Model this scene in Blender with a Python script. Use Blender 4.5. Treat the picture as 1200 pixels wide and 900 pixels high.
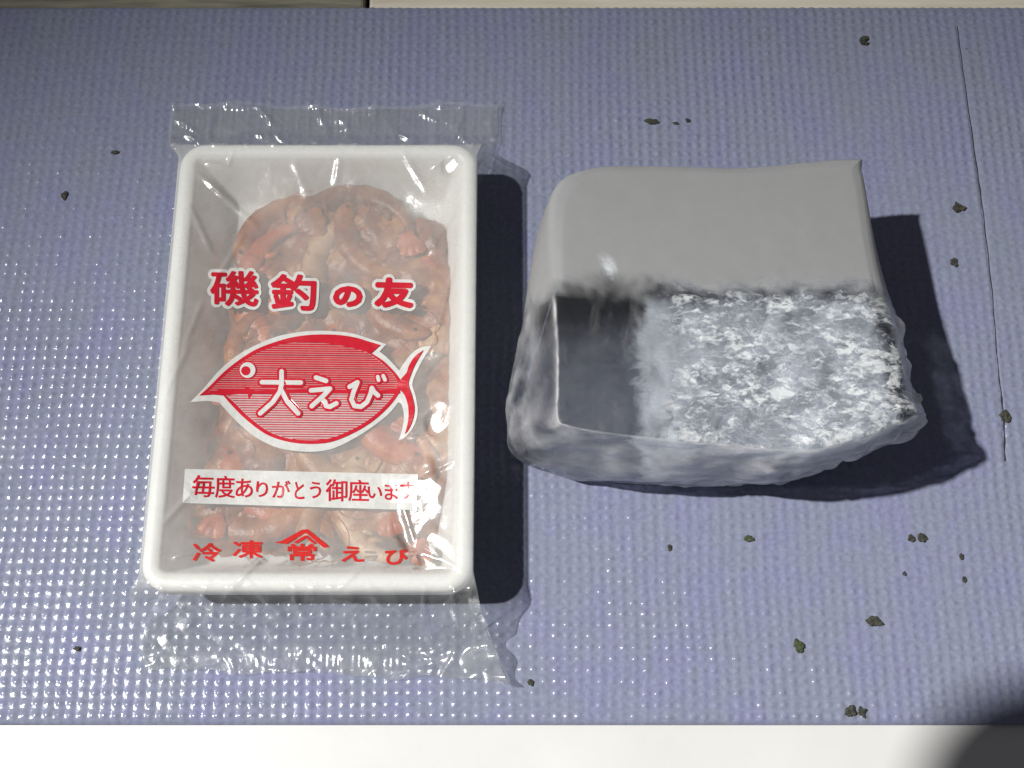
import bpy, bmesh, math, random
import numpy as np
from mathutils import Vector, noise
from mathutils.geometry import tessellate_polygon

random.seed(7)
rng = np.random.default_rng(11)
S = bpy.context.scene
for o in list(bpy.data.objects):
    bpy.data.objects.remove(o)
col = S.collection

# ------------------------------------------------------------------ camera
FPX, TILT, HGT = 1548.0, math.radians(19.6), 0.358
cam = bpy.data.objects.new('camera', bpy.data.cameras.new('camera'))
cam.data.sensor_width = 36.0
cam.data.lens = FPX / 1200 * 36
cam.data.clip_start, cam.data.clip_end = 0.01, 50
cam.location = (0, -HGT * math.tan(TILT), HGT)
cam.rotation_euler = (TILT, 0, 0)
col.objects.link(cam)
S.camera = cam

# ------------------------------------------------------------------ world and lamp
w = bpy.data.worlds.new('World')
S.world = w
w.use_nodes = True
bg = w.node_tree.nodes['Background']
bg.inputs[0].default_value = (0.92, 0.90, 1.0, 1)
bg.inputs[1].default_value = 0.09
lamp_dir = Vector((-math.cos(math.radians(57)) * math.cos(0.09), -math.cos(math.radians(57)) * math.sin(0.09), math.sin(math.radians(57))))
ld = bpy.data.lights.new('lamp', 'SPOT')
ld.energy = 415
ld.color = (1.0, 0.985, 0.95)
ld.spot_size = math.radians(22.5)
ld.spot_blend = 1.0
ld.shadow_soft_size = 0.030
lamp = bpy.data.objects.new('lamp', ld)
aim = Vector((0.055, -0.225, 0))
lamp.location = Vector((0.0, 0.0, 0)) + lamp_dir * 2.4
lamp.rotation_euler = (aim - lamp.location).to_track_quat('-Z', 'Y').to_euler()
col.objects.link(lamp)

S.view_settings.view_transform = 'Standard'
S.view_settings.look = 'None'
S.view_settings.gamma = 1
S.view_settings.exposure = 0.0
S.view_settings.use_curve_mapping = False
S.render.engine = 'CYCLES'
cy = S.cycles
cy.max_bounces = 14
cy.transmission_bounces = 10
cy.transparent_max_bounces = 24
cy.glossy_bounces = 5
cy.diffuse_bounces = 4
cy.caustics_reflective = False
cy.caustics_refractive = False
cy.sample_clamp_indirect = 4
cy.use_denoising = True
try:
    cy.denoiser = 'OPENIMAGEDENOISE'
except Exception:
    pass

# ------------------------------------------------------------------ helpers
CAM = np.array(cam.location)
_c, _s = math.cos(TILT), math.sin(TILT)


def ray(px, py):
    px, py = np.asarray(px, float), np.asarray(py, float)
    a, b = (px - 600) / FPX, (450 - py) / FPX
    return np.stack([a, _c * b + _s, _s * b - _c], -1)


def un(px, py, z=0.0):
    """the point of the place at height z that the photograph shows at (px, py)"""
    d = ray(px, py)
    t = (np.asarray(z, float) - CAM[2]) / d[..., 2]
    return CAM + d * t[..., None]


def sstep(a, b, x):
    t = np.clip((x - a) / (b - a), 0, 1)
    return t * t * (3 - 2 * t)


def make(name, V, F, m, parent=None, smooth=True, loc=None):
    me = bpy.data.meshes.new(name)
    V = np.asarray(V, float)
    if parent is not None and loc is None:
        V = V - np.array(parent.matrix_basis.translation)
    me.from_pydata(V.tolist(), [], [list(map(int, f)) for f in F])
    if smooth:
        me.shade_smooth()
    me.materials.append(m)
    o = bpy.data.objects.new(name, me)
    col.objects.link(o)
    if parent is not None:
        o.parent = parent
    return o


def make_grid(name, V, nu, nv, m, parent=None, closed_u=False):
    """V: (nv*nu,3) rows of nu; fast quad grid"""
    me = bpy.data.meshes.new(name)
    V = np.asarray(V, np.float32)
    if parent is not None:
        V = V - np.array(parent.matrix_basis.translation, np.float32)
    iu = np.arange(nu if closed_u else nu - 1)
    j = np.arange(nv - 1)
    I, J = np.meshgrid(iu, j)
    I2 = (I + 1) % nu
    Q = np.stack([J * nu + I, J * nu + I2, (J + 1) * nu + I2, (J + 1) * nu + I], -1).reshape(-1, 4)
    me.vertices.add(len(V))
    me.vertices.foreach_set('co', V.ravel())
    me.loops.add(Q.size)
    me.loops.foreach_set('vertex_index', Q.ravel().astype(np.int32))
    me.polygons.add(len(Q))
    me.polygons.foreach_set('loop_start', np.arange(0, Q.size, 4, dtype=np.int32))
    me.polygons.foreach_set('loop_total', np.full(len(Q), 4, np.int32))
    me.update(calc_edges=True)
    me.validate()
    me.shade_smooth()
    me.materials.append(m)
    o = bpy.data.objects.new(name, me)
    col.objects.link(o)
    if parent is not None:
        o.parent = parent
    return o


def thing(name, label, cat, loc, group=None):
    o = bpy.data.objects.new(name, None)
    o.empty_display_size = 0.01
    o.location = loc
    col.objects.link(o)
    tag(o, label, cat, group)
    return o


def tag(o, label, cat, group=None):
    o['label'] = label
    o['category'] = cat
    if group:
        o['group'] = group


class M:
    """small node helper"""
    def __init__(self, name):
        self.m = bpy.data.materials.new(name)
        self.m.use_nodes = True
        self.t = self.m.node_tree
        self.p = self.t.nodes['Principled BSDF']
        self.out = self.t.nodes['Material Output']

    def n(self, typ, **kw):
        nd = self.t.nodes.new(typ)
        for k, v in kw.items():
            if k.startswith('i_'):
                key = k[2:].replace('_', ' ')
                key = int(key) if key.isdigit() else key
                nd.inputs[key].default_value = v
            else:
                setattr(nd, k, v)
        return nd

    def l(self, a, b):
        self.t.links.new(a, b)

    def coord(self, scale=(1, 1, 1)):
        g = self.n('ShaderNodeTexCoord')
        mp = self.n('ShaderNodeMapping')
        mp.inputs['Scale'].default_value = scale
        self.l(g.outputs['Object'], mp.inputs['Vector'])
        return mp.outputs[0]

    def noise(self, vec, scale, detail=4, rough=0.55):
        nd = self.n('ShaderNodeTexNoise')
        nd.inputs['Scale'].default_value = scale
        nd.inputs['Detail'].default_value = detail
        nd.inputs['Roughness'].default_value = rough
        self.l(vec, nd.inputs['Vector'])
        return nd.outputs['Fac']

    def ramp(self, fac, stops):
        r = self.n('ShaderNodeValToRGB')
        els = r.color_ramp.elements
        while len(els) < len(stops):
            els.new(0.5)
        for e, (p, c) in zip(els, stops):
            e.position = p
            e.color = c if len(c) == 4 else (*c, 1)
        self.l(fac, r.inputs[0])
        return r.outputs[0]

    def math(self, op, a, b=None, clamp=False):
        nd = self.n('ShaderNodeMath', operation=op, use_clamp=clamp)
        for k, v in enumerate((a, b)):
            if v is None:
                continue
            if isinstance(v, (int, float)):
                nd.inputs[k].default_value = v
            else:
                self.l(v, nd.inputs[k])
        return nd.outputs[0]

    def bump(self, h, strength, dist, normal_to=None):
        b = self.n('ShaderNodeBump')
        b.inputs['Strength'].default_value = strength
        b.inputs['Distance'].default_value = dist
        self.l(h, b.inputs['Height'])
        if normal_to is not None:
            self.l(b.outputs[0], normal_to)
        return b.outputs[0]


# ------------------------------------------------------------------ materials
# vinyl mat
q = M('blue_vinyl')
v = q.coord()
vs = q.coord((1.0, 0.6, 1))
blot = q.noise(vs, 52, 7, 0.68)
fine = q.noise(v, 900, 3)
base = q.ramp(blot, [(0.30, (0.200, 0.223, 0.283)), (0.48, (0.204, 0.222, 0.306)), (0.62, (0.200, 0.211, 0.330)), (0.8, (0.215, 0.232, 0.300))])
mixn = q.n('ShaderNodeMix', data_type='RGBA', blend_type='MULTIPLY')
mixn.inputs[0].default_value = 1
q.l(base, mixn.inputs[6])
q.l(q.ramp(fine, [(0.3, (0.86, 0.86, 0.86)), (0.7, (1.1, 1.1, 1.1))]), mixn.inputs[7])
# grime specks caught between the nubs
dirt = q.noise(v, 260, 6, 0.75)
zone = q.noise(v, 14, 2)
dm = q.math('MULTIPLY', q.ramp(dirt, [(0.66, (0, 0, 0)), (0.74, (1, 1, 1))]), q.ramp(zone, [(0.45, (0, 0, 0)), (0.7, (1, 1, 1))]))
mix2 = q.n('ShaderNodeMix', data_type='RGBA')
q.l(q.math('MULTIPLY', dm, 0.85), mix2.inputs[0])
q.l(mixn.outputs[2], mix2.inputs[6])
mix2.inputs[7].default_value = (0.05, 0.05, 0.06, 1)
q.l(mix2.outputs[2], q.p.inputs['Base Color'])
rg = q.noise(v, 60, 4)
q.l(q.ramp(rg, [(0.3, (0.12, 0.12, 0.12)), (0.7, (0.25, 0.25, 0.25))]), q.p.inputs['Roughness'])
q.p.inputs['Specular IOR Level'].default_value = 0.27
q.bump(q.noise(v, 1500, 3), 0.25, 0.0002, q.p.inputs['Normal'])
MAT = q.m

q = M('white_board')
v = q.coord()
q.l(q.ramp(q.noise(v, 18, 5), [(0.3, (0.55, 0.55, 0.54)), (0.7, (0.62, 0.62, 0.61))]), q.p.inputs['Base Color'])
q.p.inputs['Roughness'].default_value = 0.45
q.bump(q.noise(v, 300, 3), 0.1, 0.0003, q.p.inputs['Normal'])
BOARD = q.m

q = M('cream_wood')
v = q.coord((1, 12, 1))
q.l(q.ramp(q.noise(v, 30, 5), [(0.3, (0.55, 0.50, 0.40)), (0.7, (0.68, 0.64, 0.54))]), q.p.inputs['Base Color'])
q.p.inputs['Roughness'].default_value = 0.6
CREAM = q.m

q = M('dark_rubber')
q.p.inputs['Base Color'].default_value = (0.012, 0.012, 0.012, 1)
q.p.inputs['Roughness'].default_value = 0.7
DARK = q.m

q = M('white_foam')
v = q.coord()
q.l(q.ramp(q.noise(v, 500, 3), [(0.3, (0.76, 0.755, 0.725)), (0.7, (0.82, 0.815, 0.79))]), q.p.inputs['Base Color'])
q.p.inputs['Roughness'].default_value = 0.42
q.p.inputs['Subsurface Weight'].default_value = 0.7
q.p.inputs['Subsurface Radius'].default_value = (0.007, 0.0068, 0.0062)
q.p.inputs['Subsurface Scale'].default_value = 1.0
vo = q.n('ShaderNodeTexVoronoi', i_Scale=900.0)
q.l(v, vo.inputs['Vector'])
q.bump(vo.outputs['Distance'], 0.12, 0.0003, q.p.inputs['Normal'])
FOAM = q.m


def shrimp_mat(name, lo, mid, hi, sc):
    q = M(name)
    v = q.coord()
    n1 = q.noise(v, sc, 6, 0.62)
    q.l(q.ramp(n1, [(0.28, lo), (0.5, mid), (0.72, hi)]), q.p.inputs['Base Color'])
    q.p.inputs['Roughness'].default_value = 0.38
    q.p.inputs['Subsurface Weight'].default_value = 0.15
    q.p.inputs['Subsurface Radius'].default_value = (0.004, 0.0015, 0.001)
    q.bump(q.noise(v, 900, 4), 0.35, 0.0006, q.p.inputs['Normal'])
    return q.m


SHR = [shrimp_mat('shrimp_brown', (0.12, 0.026, 0.004), (0.30, 0.074, 0.011), (0.50, 0.20, 0.045), 150),
       shrimp_mat('shrimp_orange', (0.22, 0.030, 0.005), (0.45, 0.082, 0.012), (0.60, 0.21, 0.05), 160),
       shrimp_mat('shrimp_pale', (0.22, 0.075, 0.022), (0.42, 0.19, 0.07), (0.64, 0.45, 0.28), 120),
       shrimp_mat('shrimp_dark', (0.07, 0.018, 0.003), (0.18, 0.046, 0.007), (0.36, 0.14, 0.03), 120)]
PILE = shrimp_mat('shrimp_mass', (0.11, 0.023, 0.004), (0.28, 0.070, 0.010), (0.58, 0.31, 0.11), 95)
q = M('shrimp_eye')
q.p.inputs['Base Color'].default_value = (0.01, 0.008, 0.008, 1)
q.p.inputs['Roughness'].default_value = 0.2
EYE = q.m


def film_mat(name, haze_lo, haze_hi):
    q = M(name)
    q.t.nodes.remove(q.p)
    v = q.coord()
    wr = q.noise(v, 70, 5, 0.6)
    wr2 = q.noise(v, 420, 3, 0.6)
    h = q.math('ADD', wr, q.math('MULTIPLY', wr2, 0.12))
    nrm = q.bump(h, 0.4, 0.0010)
    tr = q.n('ShaderNodeBsdfTransparent')
    tr.inputs[0].default_value = (0.965, 0.97, 0.965, 1)
    df = q.n('ShaderNodeBsdfDiffuse')
    df.inputs[0].default_value = (0.80, 0.81, 0.80, 1)
    tl = q.n('ShaderNodeBsdfTranslucent')
    tl.inputs[0].default_value = (0.80, 0.81, 0.80, 1)
    gl = q.n('ShaderNodeBsdfGlossy')
    gl.inputs['Roughness'].default_value = 0.19
    gl.inputs[0].default_value = (1, 1, 1, 1)
    for b in (gl,):
        q.l(nrm, b.inputs['Normal'])
    a = q.n('ShaderNodeMixShader', i_0=0.3)
    q.l(df.outputs[0], a.inputs[1]); q.l(tl.outputs[0], a.inputs[2])
    hz = q.noise(v, 45, 5, 0.65)
    hzr = q.n('ShaderNodeMapRange', i_1=0.3, i_2=0.7, i_3=haze_lo, i_4=haze_hi)
    q.l(hz, hzr.inputs[0])
    ha = q.n('ShaderNodeAttribute', attribute_name='haze')
    hm = q.math('MULTIPLY', hzr.outputs[0], ha.outputs['Fac'], True)
    b = q.n('ShaderNodeMixShader')
    q.l(hm, b.inputs[0]); q.l(tr.outputs[0], b.inputs[1]); q.l(a.outputs[0], b.inputs[2])
    lw = q.n('ShaderNodeLayerWeight', i_Blend=0.5)
    q.l(nrm, lw.inputs['Normal'])
    frf = q.math('ADD', 0.06, q.math('MULTIPLY', q.math('POWER', lw.outputs['Facing'], 4.0), 0.6), True)
    c = q.n('ShaderNodeMixShader')
    q.l(frf, c.inputs[0]); q.l(b.outputs[0], c.inputs[1]); q.l(gl.outputs[0], c.inputs[2])
    q.l(c.outputs[0], q.out.inputs['Surface'])
    return q.m


FILM = film_mat('clear_film', 0.25, 0.45)
FILM2 = film_mat('clear_film_back', 0.02, 0.09)


def ink(name, c, rough=0.22):
    q = M(name)
    v = q.coord()
    n1 = q.noise(v, 700, 3)
    q.l(q.ramp(n1, [(0.25, tuple(x * 0.9 for x in c)), (0.75, tuple(min(1, x * 1.08) for x in c))]), q.p.inputs['Base Color'])
    q.p.inputs['Roughness'].default_value = rough
    return q.m


RED = ink('red_ink', (0.48, 0.013, 0.028))
RED2 = ink('orange_red_ink', (0.52, 0.026, 0.024))
WHITE = ink('white_ink', (0.56, 0.56, 0.54))
PINK = ink('pink_ink', (0.48, 0.22, 0.22))
PALE = ink('pale_pink_ink', (0.50, 0.36, 0.36))
MAROON = ink('dark_red_ink', (0.33, 0.02, 0.035))

# ------------------------------------------------------------------ the setting: board, strip, mat
ZB = -0.0026           # board surface under the mat


def slab(name, x0, x1, y0, y1, z0, z1, m, bev=0.001, parent=None):
    bm = bmesh.new()
    bmesh.ops.create_cube(bm, size=1)
    for vv in bm.verts:
        vv.co = ((x0 + x1) / 2 + vv.co.x * (x1 - x0), (y0 + y1) / 2 + vv.co.y * (y1 - y0), (z0 + z1) / 2 + vv.co.z * (z1 - z0))
    bmesh.ops.bevel(bm, geom=bm.edges[:], offset=bev, segments=2, profile=0.5, affect='EDGES')
    me = bpy.data.meshes.new(name)
    bm.to_mesh(me); bm.free()
    me.materials.append(m)
    o = bpy.data.objects.new(name, me)
    col.objects.link(o)
    if parent:
        o.parent = parent
    return o


tb = slab('tabletop', -1.2, 1.2, -0.128, 0.1262, ZB - 0.03, ZB, BOARD, 0.0015)
tb['kind'] = 'structure'
fl = slab('floor', -4, 4, -4, 4, -0.42, -0.40, DARK, 0.001)
fl['kind'] = 'structure'
rl = slab('rear_board', -0.046, 1.2, 0.1275, 0.30, ZB - 0.03, ZB + 0.0005, CREAM, 0.001)
rl['kind'] = 'structure'
q = M('dark_wood')
v = q.coord((1, 10, 1))
q.l(q.ramp(q.noise(v, 40, 5), [(0.3, (0.10, 0.10, 0.075)), (0.7, (0.28, 0.26, 0.20))]), q.p.inputs['Base Color'])
q.p.inputs['Roughness'].default_value = 0.7
rd = slab('rear_board_dark', -1.2, -0.048, 0.1272, 0.30, ZB - 0.03, ZB - 0.0010, q.m, 0.001)  # darker board fills the gap left of the cream one
rd['kind'] = 'structure'

# embossed mat: every nub is relief of the sheet
P = 0.003
SUB = 7
mx0, mx1 = -0.222, 0.222
my0, my1 = -0.0952, float(un(600, 6)[1])
nx = int((mx1 - mx0) / P * SUB) + 1
ny = int((my1 - my0) / P * SUB) + 1
xs = np.linspace(mx0, mx1, nx)
ys = np.linspace(my0, my1, ny)
X, Y = np.meshgrid(xs, ys)


def smooth_noise(shape, cells, seed):
    r = np.random.default_rng(seed)
    g = r.normal(size=(cells[0] + 2, cells[1] + 2))
    yy = np.linspace(0, cells[0], shape[0]); xx = np.linspace(0, cells[1], shape[1])
    yi = yy.astype(int); xi = xx.astype(int)
    fy = (yy - yi)[:, None]; fx = (xx - xi)[None, :]
    fy = fy * fy * (3 - 2 * fy); fx = fx * fx * (3 - 2 * fx)
    a = g[yi][:, xi]; b = g[yi][:, xi + 1]; c = g[yi + 1][:, xi]; d = g[yi + 1][:, xi + 1]
    return (a * (1 - fx) + b * fx) * (1 - fy) + (c * (1 - fx) + d * fx) * fy


wob = smooth_noise(X.shape, (12, 16), 3) * 0.00025
wob2 = smooth_noise(X.shape, (10, 18), 4) * 0.00025
cx = np.cos((X + wob) / P * 2 * math.pi)
cyy = np.cos((Y + wob2) / P * 2 * math.pi)
ii = np.floor((X + wob) / P + 0.5).astype(int) % 997
jj = np.floor((Y + wob2) / P + 0.5).astype(int) % 991
rt = rng.uniform(0.55, 1.2, (991, 997))
amp = rt[jj, ii]
dome = (0.5 + 0.5 * cx) ** 1.5 * (0.5 + 0.5 * cyy) ** 1.5
ridge = (0.5 + 0.5 * cx) ** 0.8
wear = np.clip(0.95 + 0.22 * smooth_noise(X.shape, (9, 12), 5), 0.5, 1.4)
Z = -0.00040 + wear * (0.00033 * dome * amp + 0.00007 * ridge)
Z += smooth_noise(X.shape, (220, 330), 6) * 0.00002
# the scored line on the right
cl = [(1122, 30), (1130, 90), (1145, 195), (1152, 245), (1163, 340), (1170, 430), (1177, 490), (1178, 540)]
clw = np.array([un(a, b) for a, b in cl])
lx = np.interp(Y, clw[::-1, 1], clw[::-1, 0])
inside = (Y > clw[-1, 1]) & (Y < clw[0, 1])
Z -= np.where(inside, 0.0004 * np.exp(-((X - lx) / 0.00035) ** 2), 0)
# edges turn down a little, front left edge curls up
ed = np.minimum(Y - my0, my1 - Y)
Z -= 0.0012 * np.exp(-ed / 0.0006)
Z += 0.0010 * np.exp(-(Y - my0) / 0.004) * sstep(-0.100, -0.15, X)
V = np.stack([X, Y, Z], -1).reshape(-1, 3)
mat = make_grid('vinyl_mat', V, nx, ny, MAT)
tag(mat, 'blue grey vinyl mat embossed with rows of small nubs under the tray and the ice', 'mat')
# dark score line lying in the groove
sl = []
for t in np.linspace(0, 1, 120):
    k = t * (len(cl) - 1); i0 = min(int(k), len(cl) - 2); ff = k - i0
    p = clw[i0] * (1 - ff) + clw[i0 + 1] * ff
    p = p + np.array([0.00008 * math.sin(t * 90), 0, -0.00040])
    sl.append(p)
W_ = [0.00026 * (0.35 + 0.65 * abs(noise.noise(Vector((i * 0.13, 2.0, 1.0))) * 1.8)) for i in range(120)]
Vl, Fl = [], []
for i, p in enumerate(sl):
    Vl += [p + np.array([-W_[i], 0, 0]), p + np.array([0, 0, 0.0002]), p + np.array([W_[i], 0, 0])]
    if i:
        b = i * 3
        Fl += [(b - 3, b - 2, b + 1, b), (b - 2, b - 1, b + 2, b + 1)]
make('score_line', Vl, Fl, DARK, mat)
# underside of the mat
u_ = slab('backing', mx0 + 0.0003, mx1 - 0.0003, my0 + 0.0004, my1 - 0.0004, ZB + 0.0001, -0.0019, MAT, 0.0002, mat)

# ------------------------------------------------------------------ foam tray
TX, TY, HX, HY = -0.0529, 0.0012, 0.0427, 0.0650


def rrect(hx, hy, r, n=14):
    pts = []
    for (sx, sy, a0) in ((1, 1, 0), (-1, 1, 90), (-1, -1, 180), (1, -1, 270)):
        for k in range(n + 1):
            a = math.radians(a0 + 90 * k / n)
            pts.append((sx * (hx - r) + r * math.cos(a), sy * (hy - r) + r * math.sin(a)))
    # fill straights
    out = []
    L = len(pts)
    for i in range(L):
        p, q_ = pts[i], pts[(i + 1) % L]
        d = math.dist(p, q_)
        m_ = max(1, int(d / 0.004))
        for k in range(m_):
            out.append((p[0] + (q_[0] - p[0]) * k / m_, p[1] + (q_[1] - p[1]) * k / m_))
    return out


prof = [(0.030, 0.0015), (0.0080, 0.0012), (0.0064, 0.0018), (0.0056, 0.004), (0.0022, 0.0140), (0.0014, 0.0148), (0.0003, 0.0151), (0.0000, 0.0156),
        (0.0000, 0.0203), (0.0004, 0.0211), (0.0012, 0.0215), (0.0022, 0.0217), (0.0032, 0.0216), (0.0041, 0.0211), (0.0047, 0.0202), (0.0056, 0.0175),
        (0.0100, 0.0060), (0.0108, 0.0050), (0.0122, 0.0044), (0.030, 0.0044)]
tray = thing('foam_tray', 'white foam tray holding brown shrimp inside the clear printed bag', 'tray', (TX, TY, 0))
V, F = [], []
n0 = None
for ins, z in prof:
    ring = rrect(HX - ins, HY - ins, max(0.0072 - ins * 0.30, 0.003))
    base_ring = rrect(HX, HY, 0.0072)
    n0 = len(base_ring)
    # same number of points: take the outer ring's layout and move it inwards
    ring = []
    for (x, y) in base_ring:
        r = max(0.0072 - ins * 0.2, 0.004)
        hx, hy = HX - 0.0072, HY - 0.0072
        qx = min(max(x, -hx), hx); qy = min(max(y, -hy), hy)
        dx, dy = x - qx, y - qy
        f_ = (0.0072 - min(ins, 0.0060)) / 0.0072
        ex = max(ins - 0.0060, 0)
        ring.append((qx * (hx - ex) / hx + dx * f_, qy * (hy - ex) / hy + dy * f_))
    for (x, y) in ring:
        V.append((TX + x, TY + y, z))
for k in range(len(prof) - 1):
    for i in range(n0):
        j = (i + 1) % n0
        F.append((k * n0 + i, k * n0 + j, (k + 1) * n0 + j, (k + 1) * n0 + i))
F.append([(len(prof) - 1) * n0 + i for i in range(n0)])
F.append([i for i in range(n0)][::-1])
wall = make('tray_shell', V, F, FOAM, tray)

# ------------------------------------------------------------------ film heights
def fold(x, y, p0, p1, h, wd, z0):
    a = un(*p0, z0)[:2]; b = un(*p1, z0)[:2]
    d = b - a; L = np.hypot(*d); d = d / L
    t = (x - a[0]) * d[0] + (y - a[1]) * d[1]
    s_ = (x - a[0]) * -d[1] + (y - a[1]) * d[0]
    along = sstep(-0.1 * L, 0.25 * L, t) * sstep(1.1 * L, 0.75 * L, t)
    return h * along * np.exp(-(s_ / wd) ** 2)


def fnoise(x, y, sc, seed):
    """cheap smooth noise from a few rotated sines"""
    r = np.random.default_rng(seed)
    out = np.zeros_like(x)
    for k in range(7):
        a = r.uniform(0, math.pi * 2); f_ = sc * r.uniform(0.6, 1.7); ph = r.uniform(0, 6.28)
        out += np.sin((x * math.cos(a) + y * math.sin(a)) * f_ + ph + 1.3 * np.sin((x * math.sin(a) - y * math.cos(a)) * f_ * 0.63 + ph * 2))
    return out / 3.5


ZR = 0.0221


def flap_z(x, y):
    z = 0.0016 + 0.00030 * fnoise(x, y, 300, 5) + 0.00007 * fnoise(x, y, 900, 6)
    z = z + 0.0009 * np.clip(1 - 2.2 * np.abs(fnoise(x, y, 210, 15)), 0, 1) ** 1.5 + 0.0005 * np.clip(1 - 3.0 * np.abs(fnoise(x, y, 420, 17)), 0, 1) ** 1.5
    return np.maximum(z, 0.0007)


def film_z(x, y):
    x = np.asarray(x, float); y = np.asarray(y, float)
    ux, uy = x - TX, y - TY
    # inside: hangs between the rims
    din = np.minimum(HX - 0.0022 - np.abs(ux), HY - 0.0022 - np.abs(uy))
    dx = HX - 0.0022 - np.abs(ux); dy = HY - 0.0022 - np.abs(uy)
    sag = 0.0040 * sstep(0, 0.022, dx) * sstep(0, 0.022, dy) + 0.0006 * sstep(0, 0.006, din)
    zi = ZR - sag + np.where(din > 0, (0.00020 * fnoise(x, y, 330, 21) + 0.00005 * fnoise(x, y, 1100, 22)) * sstep(0.001, 0.010, din), 0)
    # facets that throw the lamp's light to the camera
    for (px, py, r, gx, gy) in FACETS:
        c0 = un(px, py, gx)
        rr = np.hypot(x - c0[0], (y - c0[1]) * 0.7) / r * (1 + 0.25 * fnoise(x, y, 500, int(px)))
        wgt = sstep(1.0, 0.55, rr)
        d0 = np.hypot(min(HX - 0.0022 - abs(c0[0] - TX), 0.022), 0)
        vv_ = CAM - c0; vv_ = vv_ / np.linalg.norm(vv_)
        ll_ = np.array(lamp.location) - c0; ll_ = ll_ / np.linalg.norm(ll_)
        hh = vv_ + ll_
        g_x, g_y = -hh[0] / hh[2], -hh[1] / hh[2]
        pln = gx + g_x * (x - c0[0]) + g_y * (y - c0[1]) + gy * fnoise(x, y, 620, int(px) % 50)
        zi = zi * (1 - wgt) + pln * wgt
    # outside, towards the two flaps
    top = uy > HY - 0.0022
    o = np.where(top, uy - (HY - 0.0022), -uy - (HY - 0.0022))
    o = np.maximum(o, 0)
    L = np.where(top, 0.011, 0.015)
    fall = 1 - sstep(0, 1, np.clip((o - 0.0012) / L, 0, 1)) ** 0.8
    fz = flap_z(x, y)
    # edges of the flap stand up on the right at the bottom, lie flat elsewhere
    stand = 0.0055 * sstep(-0.016, -0.004, x) * sstep(-0.062, -0.072, y) * (0.6 + 0.4 * np.sin(y * 700))
    fz = fz + stand
    zo = fz + (ZR - 0.0002 - fz) * fall + (0.00045 * fnoise(x, y, 380, 9) + 0.0016 * np.clip(1 - 2.5 * np.abs(fnoise(x, y * 0.5, 330, 19)), 0, 1) ** 1.5) * np.sin(np.clip(o / L, 0, 1) * math.pi)
    # sealed, ribbed bands
    rib = 0.00012 * np.sin(x / 0.0017 * 2 * math.pi)
    band = sstep(0.0800, 0.0815, y) * sstep(0.0905, 0.089, y) + sstep(-0.0735, -0.0745, y) * sstep(-0.0815, -0.0805, y) * sstep(-0.072, -0.066, x) * sstep(-0.022, -0.028, x)
    zo = zo * (1 - 0.45 * band) + band * (0.0006 + rib)
    z = np.where(o > 0, zo, zi)
    for a, b, h, wd, z0 in FOLDS:
        z = z + fold(x, y, a, b, h * 0.80, wd, z0)
    # never below the rim
    on_rim = (np.abs(ux) < HX - 0.0006) & (np.abs(uy) < HY - 0.0006) & (din < 0.0030)
    z = np.where(on_rim, np.maximum(z, 0.0220), z)
    return np.maximum(z, 0.0006)


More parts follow.
